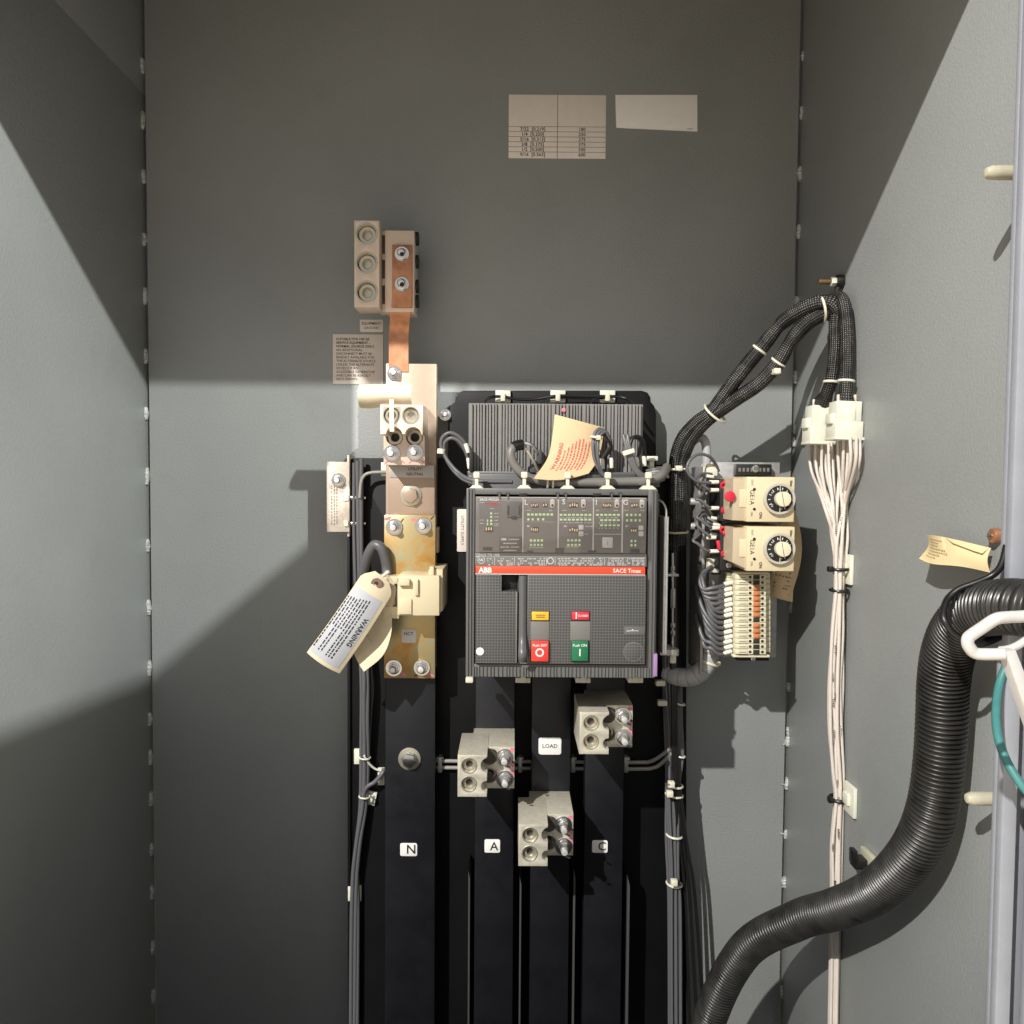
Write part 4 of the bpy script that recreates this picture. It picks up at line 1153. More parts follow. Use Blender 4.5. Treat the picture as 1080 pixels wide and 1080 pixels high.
# steel interlock bracket and link rod on the right of the breaker
t = thing('interlock_bracket', 'thin upright steel bracket with a threaded link rod right of the breaker', 'bracket', P(702, 692, 24))
m = MB(); x0, x1, z0, z1 = rect(700.8, 545, 704.5, 690, 150)
m.box(x0 - 1, x0 + .8, 100, 150, z0, z1, .3); m.box(x0 + .9, x1, 146, 149, z0, z1, .3)
m.tube([P(690, 527, 140), P(698, 529, 146), P(702.2, 537, 148), P(702.6, 548, 149)], 1.0, 8, 5)
m.box(x0 - 1, x1 + 8, 118, 140, z0 - 3.4, z0 + 1.5, .5)
m.build('plate', 'galvgrey', t)
m = MB(); m.tube([P(709.3, 583, 100), P(709.3, 692, 100)], 1.3, 10, 1)
for py in (600, 606, 639, 660, 668): m.cyl(P(709.3, py + 2, 100), (0, 0, 1), 2.4 if py != 600 else 2.0, 4.5 if py != 639 else 18, 6, .3)
m.build('link_rod', 'zinc', t)
m = MB(); m.pbox(703, 605.5, 716, 608, 92, 104, .4); m.pbox(703.5, 685, 716, 692, 90, 112, .5); m.pbox(684, 665, 702, 667.5, 100, 104, .3); m.build('cross_lug', 'galvgrey', t)
m = MB()
for py, hh in ((688, 0),): 
    m.cyl(P(710, py, 112), FRONT, 3.4, 3.5, 6, .4)
m.cyl(P(709.5, 699, 110), (0, 0, 1), 3.0, 8, 6, .4)
m.build('nut', 'nylonwhite', t)

# ---- adhesive tie mounts on top of the breaker and their wiring
def clip_mount(label, px, py, h, w=17):
    p = P(px, py, h)
    o = thing('tie_mount', label, 'cable clip', p, 'white tie mounts along the top of the breaker')
    s = sc(h)
    pts = [(p.x - w / 2 * s, p.z), (p.x + w / 2 * s, p.z), (p.x + w / 2 * s - 1, p.z + 1.2), (p.x + 3, p.z + 3.6), (p.x - 3, p.z + 3.6), (p.x - w / 2 * s + 1, p.z + 1.2)]
    MB().prism(pts, h - 14, h, .4).build('pad', 'nylon', o)
    m = MB(); m.box(p.x - 1.5, p.x + 1.5, h - 6, h - 3, p.z + 3, p.z + 12, .5); m.box(p.x - 2.8, p.x + 2.8, h - 7, h - 1.2, p.z + 9.5, p.z + 15, 1.2)
    m.build('tie_head', 'nylon', o)
    return o
HM = 158
for i, (a, b) in enumerate(((502.5, 516.2), (553, 516.2), (599, 516.6), (641.5, 516.6), (684.5, 516.6))):
    clip_mount(['white tie mount at the left end of the breaker top over the bar code strip', 'white tie mount above the L module of the breaker', 'white tie mount below the manila tag on top of the breaker', 'white tie mount above the I module of the breaker', 'white tie mount at the right end of the breaker top under the looped wires'][i], a, b, HM)
for i, a in enumerate((530.5, 588.5, 641)):
    p = P(a, 418, 24)
    o = thing('cable_tie_base', ['white square tie base at the top edge of the plate, leftmost of three', 'white square tie base at the top edge of the plate, middle of three', 'white square tie base at the top edge of the plate, rightmost of three'][i], 'cable clip', p, 'square tie bases along the top of the plate')
    MB().pbox(a - 8, 411.5, a + 8, 424.5, 24.1, 28, .7).build('pad', 'nylonwhite', o)
    MB().pbox(a - 2.5, 414, a + 2.5, 423, 28.1, 36, .8).build('saddle', 'nylon', o)
t = thing('black_wire_run', 'thin black wires strung through the tie bases above the ribbed cover', 'wires', P(600, 424, 24))
wire(t, [(511, 427, 60), (514, 421, 44), (520, 418.5, 34), (531, 418.5, 33), (545, 421, 32), (565, 421, 32), (588, 417.5, 34), (615, 418, 33), (641, 418, 34), (655, 419, 34), (664, 422, 40), (670, 427, 60)], 1.5, 'wireblack')
wire(t, [(573, 427, 60), (576, 422, 44), (583, 419.5, 34), (600, 419.5, 32), (625, 420, 32), (641, 419.5, 33)], 1.3, 'wireblack')
wire(t, [(622, 427, 60), (625, 422, 44), (632, 419.5, 34), (641, 420, 33)], 1.3, 'wireblack')
def ferr(parent, a, b, h, dx, dy, L=10, r=2.0, mat='ferrule', name='wire_marker'):
    """wire marker sleeve: starts at (a, b), direction in pixels"""
    p = P(a, b, h); d = Vector((dx, 0, -dy)).normalized()
    return MB().cyl(p, d, r, L, 12, .3).build(name, mat, parent)
t = thing('control_wire_loop', 'two grey control wires looping out left of the ribbed breaker cover', 'wires', P(480, 508, 120))
wire(t, [(540, 508, 140), (508, 507.5, 140), (494, 505, 136), (483, 498, 128), (473, 487, 124), (467.5, 477, 122), (465, 469, 122), (467, 461, 123), (474, 456.5, 124), (482, 459, 124), (489, 465.5, 123), (493.5, 474, 121)], 1.7)
wire(t, [(540, 510, 138), (508, 510, 138), (494, 508, 134), (483, 501, 126), (474, 490, 122), (469, 479, 121), (468, 471, 121), (470, 465.5, 122), (476, 462, 123), (484, 465, 123), (490, 474, 122), (494.5, 486, 119)], 1.7)
for k in (-3, 3.0):
    wire(t, [(545, 507 + k, 136), (520, 507 + k * .6, 137), (500, 507 + k * .4, 135)], 1.9, 'ferrule')
ferr(t, 491, 468, 124, .35, 1, 8.5); ferr(t, 494, 483, 121, .12, 1, 9.5)
MB().tubering(P(465, 478.5, 122), (0.1, 0, 1), 2.0, 3.6, 4.4, 14, .4).build('cable_tie', 'nylon', t)
m = MB(); m.pbox(494.8, 474, 499, 497, 116, 126, .5); m.build('plug', 'darkhole', t)

t = thing('grey_trunk_cable', 'thick grey cable along the top of the breaker with blue and white cores', 'cable', P(610, 508, 128))
wire(t, [(549, 469.5, 138), (543.5, 470.5, 140), (539.5, 475, 142), (539, 482, 143), (543, 491, 143), (550.5, 499, 143), (561, 505, 142), (576, 508, 142), (600, 509, 142), (640, 508.5, 142), (675, 507.5, 142), (690, 505, 142), (699, 500, 138), (703, 493, 120)], 4.0, 'cable', 'sheath', 14)
wire(t, [(541.5, 472, 141), (545, 470, 140), (551, 469, 138)], 4.7, 'wireblack', 'shrink_sleeve', 14)
wire(t, [(551, 468.5, 138), (556, 467.3, 136), (562, 470, 130), (567.5, 477.5, 124)], 1.3, 'wireblue', 'core')
wire(t, [(552, 467.5, 139), (558, 468.5, 137), (563, 472, 131), (567, 479, 124)], 1.0, 'wirewhite', 'core')
wire(t, [(551.5, 470.5, 138), (557, 477, 136), (563, 487, 130), (568, 497, 122)], 1.2, 'wirewhite', 'core')
m = MB(); m.pbox(566.5, 474, 571.5, 489, 114, 126, .5); m.pbox(557, 492, 566, 503, 114, 124, .5); m.build('plug', 'plastic2', t)
for a in (577.5, 583): MB().torus(P(a, 508.5, 142), (1, 0, 0), 4.8, 1.0).build('cable_tie', 'nylon', t)
t = thing('control_wire_loop', 'tied bundle of dark wires looping up right of the manila tag', 'wires', P(640, 505, 130))
for k, (o1, o2) in enumerate(((0, 0), (2.6, 1.5), (5, 3), (1.4, 5))):
    wire(t, [(655, 509 - k, 136), (643, 506 - k * .7, 140), (633 + o1 * .2, 497, 143), (627 + o1 * .7, 483, 144), (625.6 + o1, 468, 143), (627.5 + o1, 457 + o2, 141), (633 + o1, 452.5 + o2, 139), (639 + o1 * .5, 457 + o2, 137), (643.5 + k * .3, 467 + o2, 133), (645.5 - (k % 2) * 11 + (k // 2), 485, 126)], 1.65, 'wire' if k < 3 else 'wireblack')
MB().torus(P(628.6, 461.5, 143), (0.15, 0, 1), 4.6, 1.1).build('cable_tie', 'nylon', t)
MB().pbox(629, 459, 634, 464, 141, 148, .8).build('tie_lock', 'nylon', t)
ferr(t, 635, 483.5, 127, .06, 1, 9.5); ferr(t, 644.6, 482.5, 127, .06, 1, 9.5)
t = thing('control_wire_loop', 'pair of tied wire loops near the top right corner of the ribbed cover', 'wires', P(676, 505, 130))
for k in range(3):
    wire(t, [(700, 505 - k * 3, 130), (690, 508 - k * 2.2, 138), (678 + k, 504 - k, 142), (668 + k * 1.6, 494, 143), (662.5 + k * 1.8, 480, 142), (659.5 + k * 1.8, 467, 140), (657.5 + k * 2.2, 459 + (k % 2) * 2, 138)], 1.9)
for k, xe in enumerate((672.5, 680.5)):
    wire(t, [(664 + k * 3, 488, 141), (661 + k * 3, 474, 141), (664 + k * 3, 464 - k * 1.5, 139), (670 + k * 3, 461.5 - k, 137), (676 + k * 2.4, 466, 134), (xe, 484, 126)], 1.6, 'wireblack')
ferr(t, 671, 482, 127, .12, 1, 9); ferr(t, 679.3, 481, 127, .08, 1, 9)
MB().obox(P(663, 476.8, 145), Vector((5, 0, 1.6)), Vector((0, 2.4, 0)), Vector((-.6, 0, 2)), .8).build('tie_lock', 'nylon', t)
t = thing('terminal_post', 'pale cream clip and wires at the top right corner behind the breaker', 'terminal', P(692, 500, 110))
m = MB(); m.pbox(681, 481, 694, 486, 100, 112, .6); m.pbox(685, 486, 690, 496, 100, 110, .5); m.build('body', 'nylonwhite', t)
for k in range(4): wire(t, [(682, 497 + k * 2.6, 128), (692, 495 + k * 2.2, 132), (700 + k * .3, 497 + k * 1.5, 128), (704, 503, 110)], 1.7, 'wirelight' if k % 2 else 'wire')
# manila tag with red print leaning on the ribbed cover
t = thing('red_print_tag', 'manila tag with red printed lines leaning on the ribbed breaker cover', 'tag', P(600, 505, 118))
TL, TR, BR_, BL = (585, 437), (637, 451), (630, 498), (563, 504.5)
lc_ = smooth_path([Vector((585, 437, 122)), Vector((582.5, 460, 126)), Vector((577.5, 483, 133)), Vector((563, 504.5, 152))], 8)
rc_ = smooth_path([Vector((637, 451, 121)), Vector((634.5, 470, 124)), Vector((630, 486, 130)), Vector((621, 499, 146))], 8)
def rtag(u, v):
    def g(c, v):
        i = v * (len(c) - 1); a = int(min(i, len(c) - 2)); return c[a].lerp(c[a + 1], i - a)
    q = g(lc_, v).lerp(g(rc_, v), u)
    return P(q.x, q.y + (4 * math.sin(math.pi * u) * v ** 3), q.z + 4 * math.sin(math.pi * u))
MB().sheet(lambda u, v: rtag(u, v), 16, 24, .6).build('card', 'manila', t)
def rprint(x, y):            # x up the tag (reading direction), y to the left
    u, v = .5 - y / 44, .62 - x / 52
    q = rtag(min(max(u, 0), 1), min(max(v, 0), 1)); return q + FRONT * .5
m = MB(); m.text('WARNING', rprint, 0, 13, 4.6, bold=.02); random.seed(8)
for r_ in range(8):
    x = -12 + (r_ % 3); xe = [6, 9, 12, 15, 17, 18, 15, 16][r_]
    yy = 9.0 - r_ * 2.9
    while x < xe:
        w_ = random.uniform(.8, 2.4); m.dash(rprint, x, min(x + w_, xe), yy, 1.2); x += w_ + random.uniform(.4, 1)
m.build('lettering', 'redink', t)

# ================================================================== RELAY BRACKET, TIMERS, TERMINAL STRIP
HBk = 56
t = thing('relay_bracket', 'galvanised bracket carrying the two beige timers and the terminal strip', 'bracket', P(782, 692, 0))
MB().pbox(748, 487.5, 820.5, 693, HBk - 3, HBk, .5).pbox(740, 492, 743, 712, 20, 70, .4).pbox(741, 560, 750, 600, HBk - 8, HBk - 3.2, .3).build('plate', 'galvgrey', t)
for a, b in ((760, 500), (810, 500), (760, 684), (810, 684)):
    p = P(a, b, HBk - 3); p.y = -.2; MB().cyl(p, FRONT, 4, HBk - 3.4, 14, 0).build('standoff', 'galvgrey', t)
m = MB(); m.pbox(776.5, 489.5, 814, 501.5, HBk + .2, HBk + 10, .5); dr = m.build('din_rail', 'dialblack', t)
m = MB()
for i in range(8): m.pbox(779 + i * 4.3, 493.5, 781.5 + i * 4.3, 497.5, HBk + 10.1, HBk + 10.6, .1)
m.build('rail_slot', 'greyflag', dr)
p = P(796.5, 494.5, HBk + 10.2); m = MB(); m.cyl(p, FRONT, 3.6, 2, 18, .5); m.build('screw', 'zinc', dr)
for b in (529, 555): MB().cyl(P(728, b, 40), (1, 0, 0), 3.6, 12, 18, .5).build('spacer_pin', 'galvgrey', t)
m = MB(); m.cyl(P(731, 712, 40), FRONT, 4, 6, 6, .5); m.build('nut', 'zinc', t)
m = MB(); m.pbox(745, 489, 757, 502, HBk + .2, HBk + 22, .8); m.pbox(747, 590, 759, 604, HBk + .2, HBk + 18, .8); m.build('end_clamp', 'nylon', t)

def make_timer(label, y0, y1, tiltpx):
    HT = 128
    o = thing('timer_relay', label, 'timer', P(805, y1, HBk), 'beige dial timers on the bracket')
    MB().pbox(787.5, y0, 838, y1, HBk + 12, HT, .9).build('housing', 'beige', o)
    a, b, c, d = P(772, y0 + 1.5, HT - 8), P(789, y0 + .5, HT - 8), P(789, y1 - 1 , HT - 8), P(771, y1 - 1 - tiltpx, HT - 8)
    MB().prism([(q.x, q.z) for q in (a, d, c, b)], HBk + 14, HT - 4, .7).build('side_cover', 'beige2', o)
    m = MB(); m.pbox(780, y0 + 13, 786.5, y0 + 32, HT - 3.9, HT - 3.2, .2); m.build('cover_label', 'beige', o)
    MB().pbox(759.5, y0 + 2, 771.5, y1 - 1, HBk + .2, HBk + 38, .5).build('socket_base', 'dialblack', o)
    m = MB()
    for k in range(4):
        q = P(768, y0 + 7 + k * 11.2, HBk + 38); m.cyl(q, FRONT, 2.6, 1.8, 14, .3); m.obox(q + FRONT * 1.9, Vector((2.2, 0, .6)), Vector((0, .3, 0)), Vector((-.2, 0, .5)), 0)
    m.build('terminal_screw', 'zinc', o)
    q = P(821, (y0 + y1) / 2 - .5, HT)
    m = MB(); m.cyl(q, FRONT, 11.4, 3.0, 40, .4); dl = m.build('dial', 'dialblack', o)
    m = MB()
    for k in range(11):
        an = math.radians(-60 + k * 27); r_ = 9.2
        m.obox(q + Vector((r_ * math.cos(an), -3.2, r_ * math.sin(an))), Vector((math.cos(an), 0, math.sin(an))) * 1.1, Vector((0, .15, 0)), Vector((-math.sin(an), 0, math.cos(an))) * .28, 0)
    for s, an in (('0', 140), ('2', 95), ('4', 40), ('6', -15), ('8', -80), ('10', -140)):
        an = math.radians(an); m.text(s, flat(HT + 3.25, -math.pi / 2, (q.x + 8.8 * math.cos(an), q.z + 8.8 * math.sin(an))), 0, 0, 2.8)
    m.build('dial_marks', 'white', dl)
    m = MB(); m.cyl(q + Vector((1.4, 0, 0)) + FRONT * 3, FRONT, 6.6, 7, 36, .6); kb = m.build('knob', 'dialcream', o)
    m = MB(); m.obox(q + Vector((.6, -10.1, 0)), Vector((.25, 0, 0)), Vector((0, .12, 0)), Vector((-1.2, 0, 6.2)), 0); m.build('pointer', 'greyink', kb)
    m = MB(); m.tubering(q + FRONT * .2, FRONT, 11.6, 14.0, 4.2, 44, .5); m.obox(q + FRONT * 4.2, Vector((.35, 0, 0)), Vector((0, .3, 0)), Vector((0, 0, 13)), 0)
    m.build('dial_guard', 'guard', o)
    m = MB()
    xx = P(793, y0 + 20, HT)
    z_ = lambda b: P(793, b, HT).z
    m.text('GE1A', flat(HT + .2, -math.pi / 2, (xx.x, z_(y0 + 21.5))), 0, 0, 5.6)
    m.text('OUT', flat(HT + .2, -math.pi / 2, (xx.x, z_(y0 + 6))), 0, 0, 2.6)
    m.text('ON', flat(HT + .2, -math.pi / 2, (xx.x, z_(y0 + 39))), 0, 0, 2.6)
    m.text('ON', flat(HT + .2, -math.pi / 2, (P(802, y0 + 41, HT).x, z_(y0 + 40.5))), 0, 0, 3.6, bold=.03)
    xx2 = P(834, y0 + 7, HT); m.text('idec', flat(HT + .2, -math.pi / 2, (xx2.x + .4, xx2.z)), 0, 0, 3.4, bold=.03)
    m.build('lettering', 'ink', o)
    m = MB()
    for b in (13, 34): 
        w_ = P(795.5, y0 + b, HT); m.cyl(w_, FRONT, 1.3, .5, 14, .1)
    m.build('indicator_lamp', 'darkhole', o)
    return o
tm = make_timer('upper beige timer with a round black dial on the bracket', 503, 550.5, 1)
make_timer('lower beige timer with a round black dial just above the terminal strip', 555.5, 602.5, 9)
MB().cyl(P(769.5, 523.5, HBk + 69), FRONT, 4.8, 2, 26, .5).build('red_cap', 'crimson', tm)

t = thing('terminal_strip', 'cream terminal strip of fifteen stacked terminals with orange jumpers', 'terminal block', P(795, 692, HBk))
HTm = 100
m = MB(); m.pbox(778, 603, 812, 697, HBk + .2, HBk + 26, .5); m.build('rail', 'dialblack', t)
N_ = 15
y0, y1 = 606, 690.5
for i in range(N_):
    a = y0 + (y1 - y0) * i / N_; b = y0 + (y1 - y0) * (i + 1) / N_ - .35
    X0, X1, Z0, Z1 = rect(775.5, a, 808, b, HTm)
    m = MB()
    m.box(X0, X1, HBk + 24, HTm, Z0, Z1, .35)
    m.box(X1 + .1, X1 + 7, HBk + 24, HTm - 9, Z0, Z1, .35)
    m.box(X0 - 4, X0 - .1, HBk + 24, HTm - 14, Z0, Z1, .35)
    m.box(X0 + 2.5, X0 + 11, HTm + .02, HTm + .9, Z0 + .5, Z1 - .5, .2)
    o = m.build('terminal', 'termcream', t)
    m = MB(); zc = (Z0 + Z1) / 2
    m.cyl(Vector((X0 + 13.8, -HTm, zc)), FRONT, 1.35, .25, 12, 0); m.cyl(Vector((X0 + 25.2, -HTm, zc)), FRONT, 1.35, .25, 12, 0)
    m.box(X0 + 3.4, X0 + 9.6, HTm + .9, HTm + 1.05, zc - .35, zc + .1, 0)
    m.build('terminal_hole', 'termhole', o)
    q = MB(); jm = 2 <= i <= 7 or 9 <= i <= 11
    q.box(X0 + 16.6, X0 + 22.6, HTm + .02, HTm + (1.6 if jm else .3), Z0 + .3, Z1 - .3, .3)
    if jm: q.cyl(Vector((X0 + 19.6, -HTm - 1.6, zc)), FRONT, 1.6, 1.0, 10, .2)
    q.build('jumper' if jm else 'centre_slot', 'jumper' if jm else 'termhole', o)
m = MB(); m.pbox(773, 690.8, 812, 693.5, HBk + 24, HTm - 2, .6); m.pbox(777, 603.6, 812, 605.7, HBk + 24, HTm - 1, .5); m.build('end_plate', 'termcream', t)
p = P(794, 694.5, 82); m = MB(); m.cyl(p, FRONT, 2.4, 2, 14, .4); m.build('end_screw', 'zinc', t)

# wires into the terminals and timers
t = thing('terminal_wire_fan', 'grey wires with white markers curving from the grey split tube into the terminal strip', 'wires', P(750, 690, 60))
random.seed(14)
for i in range(14):
    y = 614 + i * 5.6
    ex = 773.5 - (i % 2) * .8
    dy = random.uniform(-1.2, 2.4)
    ferr(t, ex - 10, y + 2.6 + dy * .5, 92, 10, -2.6, 8.2, 2.1)
    x_in = 741 + random.uniform(-4, 6) + (3 if i > 9 else 0)
    if i < 5:
        pts = [(752 + i * 1.0, 596, 70), (744 - i * .6 + 3, 600 + i, 78), (738 + i, 608 + i * 2, 86), (741 + i, 621 + i * 3.4, 93), (752, y + 6, 97), (760, y + 4.5, 95), (ex - 10, y + 2.8, 92)]
    else:
        yy = y - 40 + (i - 5) * 2.0
        pts = [(734 + (i % 4) * 2.8, yy - 6, 74), (736.5 + (i % 4) * 2.8, yy + 4, 84), (742 + (i % 4) * 1.2, yy + 19, 92), (750, y - 3, 97), (757, y + 3.2, 96), (ex - 10, y + 3.0, 92)]
    wire(t, pts, 2.0)
for k in range(6):
    wire(t, [(736 + k * 2.4, 622 + k * 3, 72), (738 + k * 2.2, 645, 72), (742 + k * 1.6, 668, 70), (744 + k * 1.2, 692, 62)], 1.9)
t = thing('timer_wire_loops', 'grey wire loops with white markers feeding the two timers', 'wires', P(750, 590, 60))
for (sx, sy, ex, ey, bx, top) in ((757, 497, 757, 508.5, 724, 479), (752, 500, 757, 517, 734, 499), (733, 510, 757, 536, 735, 520), (752, 545, 758, 557, 736, 537), (750, 548, 754, 567, 736, 541), (734, 556, 757, 581.5, 732, 562)):
    if top < 490:
        pts = [(sx + 1, sy, 76), (755, 490, 80), (748, 481.5, 88), (737, 479, 92), (728, 485, 94), (724.5, 494, 95), (728, 502, 95), (736, 508, 94), (747, 509, 92), (ex - 7, ey, 90)]
    else:
        pts = [(sx, sy, 76), (bx + 6, top + 1, 84), (bx - 1, (top + ey) / 2 - 2, 90), (bx + 4, ey - 8, 92), (bx + 12, ey - 1.5, 92), (ex - 7, ey, 90)]
    wire(t, pts, 1.5)
    ferr(t, ex - 9, ey, 90, 1, -.02, 9, 1.9)
for a, b in ((762, 512), (763, 538), (761.5, 559), (763, 584)):
    MB().torus(P(a + 1.5, b, 95), (0.2, 1, 0.3), 2.6, 1.2, 16, 8).build('red_sleeve', 'crimson', t)
for a, b in ((765.5, 509.5), (766, 541), (764.5, 562.5), (766, 588)):
    MB().cyl(P(a - 2.5, b, 97), (1, 0, .25), 2.3, 5.5, 12, .5).build('red_sleeve', 'crimson', t)
for k, (a, b, c_, d) in enumerate(((748, 545, 757, 552), (747, 549, 756, 556), (745, 520, 752, 545), (743, 528, 750, 560), (741, 500, 744, 540))):
    wire(t, [(a, b, 70), ((a + c_) / 2 - 5, (b + d) / 2 - 2, 82), (c_, d, 78)], 1.4, 'wire' if k % 2 else 'wirelight')
for a, b in ((757, 553), (755, 546), (750, 502), (754, 563)): ferr(t, a - 5, b, 82, 1, .15, 7, 1.7)
MB().cyl(P(757, 570, 92), (0.22, 0, -1), 2.0, 9, 12, .5).build('red_sleeve', 'crimson', t)
for k in range(4): wire(t, [(752 + k * 2.2, 506, 62), (753.5 + k * 2, 540, 61), (753 + k * 2, 580, 61), (752 + k * 2.1, 606, 64)], 1.8)
for b in (555, 597): MB().pbox(749, b - 2, 762, b + 3.5, 66, 72, .8).build('tie_lock', 'nylon', t)

t = thing('split_tube', 'grey split loom tube curving from the wire fan back to the cable loom', 'tube', P(730, 720, 40))
def segrad(l, u): return 9.2 * (1 - (.10 if (l % 9.0) < 1.1 else 0))
wire(t, [(752, 640, 60), (751.5, 668, 60), (748.5, 690, 60), (743, 704, 58), (733, 712.5, 55), (722, 714.5, 50), (712, 713, 44), (704, 710, 36)], 9.2, 'greytube', 'tube', 20, 14, segrad)
for a, b, ax_ in ((750.2, 685, (0.12, 0, 1)), (746.5, 698, (.35, 0, 1))):
    p = P(a, b, 59); MB().torus(p, ax_, 9.8, 1.5, 28).build('cable_tie', 'nylon', t)
    MB().obox(p + Vector((8.5, -5, 0)), Vector((2.4, 0, 0)), Vector((0, 2.4, 0)), Vector((0, 0, 2)), .6).build('tie_lock', 'nylon', t)
t = thing('upper_split_tube', 'pale grey tube bending up behind the bracket from the braided loom', 'tube', P(745, 600, 40))
wire(t, [(728, 468, 34), (736, 462, 40), (742.5, 464, 44), (745, 474, 46), (745.5, 500, 46), (746.5, 560, 46), (748, 640, 48)], 4.4, 'greytube', 'tube', 14)
t = thing('timer_tag', 'manila tag with printed form tucked behind the timers', 'tag', P(828, 635, 60))
pts = [(835, 536), (843, 546), (846, 570), (845, 600), (838.5, 635), (810, 628), (808, 600), (812, 560)]
def ttag(u, v):
    L = P(810 + 16 * (1 - v) , 538 + 90 * v, 70); Rr = P(839 + 8 * math.sin(math.pi * min(1, v * 1.15)) - 3 * v, 538 + 97 * v, 76)
    q = L.lerp(Rr, u); q.y -= 5 * math.sin(math.pi * u); return q
MB().sheet(ttag, 12, 20, .6).build('card', 'manila', t)
m = MB(); random.seed(4)
for r_ in range(6):
    for c_ in range(5):
        v = .66 + r_ * .043; u = .14 + c_ * .12
        if random.random() < .6:
            q = ttag(u, v) + FRONT * .6; m.dash(lambda x, y: q + Vector((x, 0, y)), -.9, .9, 0, 1.4)
for u0, u1, v in ((.1, .8, .64), (.1, .8, .93), (.5, .8, .75), (.5, .8, .84)):
    a, b = ttag(u0, v) + FRONT * .8, ttag(u1, v) + FRONT * .8
    d = Vector((0, 0, .25)); m.bm.faces.new([m.bm.verts.new(x) for x in (a - d, b - d, b + d, a + d)])
m.build('lettering', 'greyink', t)

# ================================================================== BRAIDED LOOM AND LOWER WIRE BUNDLE
t = thing('braided_loom', 'pair of black braided sleeves swooping from the wall hook down beside the breaker', 'cable loom', P(715, 620, 30))
LA = [(886, 336, 128), (878, 322, 130), (868, 319, 128), (855, 322, 122), (841, 329, 113), (828, 338, 106), (819, 347, 102), (801, 369, 95), (779, 396, 86), (763, 418, 77), (750, 435, 69), (736, 445, 62), (722, 460, 54), (714.5, 478, 47), (712, 500, 42), (711.5, 545, 40), (711, 580, 38)]
LB = [(886, 342, 122), (878, 331, 124), (868, 331, 124), (850, 342, 118), (834, 360, 110), (821, 382, 102), (801, 404, 92), (779, 419, 83), (763, 430, 75), (748, 441, 67), (735, 454, 59), (725, 470, 51), (719, 490, 44), (717.5, 525, 40), (716.5, 575, 38)]
def nip(tn):
    return lambda l, u: 6.9 * (1 - .16 * math.exp(-((u - tn) / .025) ** 2))
wire(t, LA, 6.8, 'braid', 'sleeve', 18, 8, nip(.37))
wire(t, LB, 6.6, 'braid', 'sleeve', 18, 8, nip(.30))
wire(t, [(712, 560, 38), (711.5, 600, 38), (712, 660, 40), (711, 720, 40)], 6.0, 'wireblack', 'dark_wires', 12)
def band(pts, i, r, w_=1.15, off=(0, 0, 0)):
    p = P(*pts[i]); ax_ = P(*pts[i + 1]) - P(*pts[i - 1])
    MB().torus(p + Vector(off), ax_, r, w_, 34).build('cable_tie', 'nylon', t)
band(LA, 7, 6.6); band(LB, 5, 6.6)
band([(763, 424, 76), (754, 436, 70), (742, 447, 63)], 1, 12.2); band([(714, 478, 46), (715, 494, 44), (714.5, 520, 42)], 1, 10.6)
band([(714, 540, 40), (714, 561, 39), (714, 580, 38)], 1, 10.4); band([(880, 326, 124), (867, 325.5, 125), (852, 333, 120)], 1, 11.0)
MB().pbox(817, 388, 824, 394, 100, 112, .8).build('tie_lock', 'nylon', t)
MB().pbox(713, 491, 720, 496.5, 56, 62, .8).build('tie_lock', 'nylon', t)
MB().pbox(692, 492, 700, 495, 40, 46, .6).build('tie_tail', 'nylon', t)
t = thing('lower_wire_bundle', 'bundle of grey and black wires running down between the C bus and the bare panel', 'wires', P(714, 1080, 30))
random.seed(17)
for k in range(9):
    a = (k - 4) * 1.55; b = random.uniform(-1.5, 1.5); hh = 38 + (k % 3) * 2.6
    wire(t, [(704 + a * .7, 690, hh - 4), (705 + a * .8, 725, hh), (706 + b + a * .8, 760, hh), (707.5 + b + a * .8, 800, hh), (709 + a, 838, hh), (709.5 + a * 1.15 + b, 880, hh), (710.5 + a + b, 925, hh), (711.5 + a, 960, hh), (712 + a, 1090, hh)], 1.45)
for k in range(5):
    a = (k - 2) * 1.8
    wire(t, [(716 + a * .6, 720, 38 + k), (715.8 + a * .8, 760, 40), (716.5 + a, 795, 40), (714 + a * .6, 826, 40), (711 + a * .5, 850, 36)], 1.5, 'wire')
for k, (xa, xb) in enumerate(((709, 728), (713, 736), (711, 731))):
    wire(t, [(709 + k * 2, 690, 46), (709.5 + k * 1.5, 750, 46), (710.5 + k * 2, 810, 46), (713 + k * 3, 850, 44), (718 + k * 4, 900, 40), (722 + k * 5.5, 945, 36), (728 + k * 8, 1090, 30)], 1.9, 'wireblack')
for k in range(2): wire(t, [(716 - k * 2, 640, 40), (717 - k * 2, 672, 40), (713 - k * 2, 700, 40)], 1.0, 'wirered')
for a, b, w_ in ((698, 721, 6), (700, 742, 6), (708, 828, 0), (706.5, 838, 0), (709.5, 881, 0), (711, 932, 0)):
    p = P(711 if b > 800 else 710, b, 40)
    if w_ == 0: MB().torus(p, (.12, 0, 1), 7.6 if b > 850 else 8.4, 1.15).build('cable_tie', 'nylon', t)
    if w_: MB().pbox(a - w_, b - 2.5, a + w_ - 2, b + 3, 42, 50, 1.0).build('tie_lock', 'nylon', t)
    if b in (828, 838, 932): MB().pbox(a - 3, b - 3, a + 4, b + 3.4, 49, 55, 1.0).build('tie_lock', 'nylon', t)
for b in (742, 797): MB().torus(P(717, b, 41), (.2, 0, 1), 5.0, 1.0).build('cable_tie', 'nylon', t)

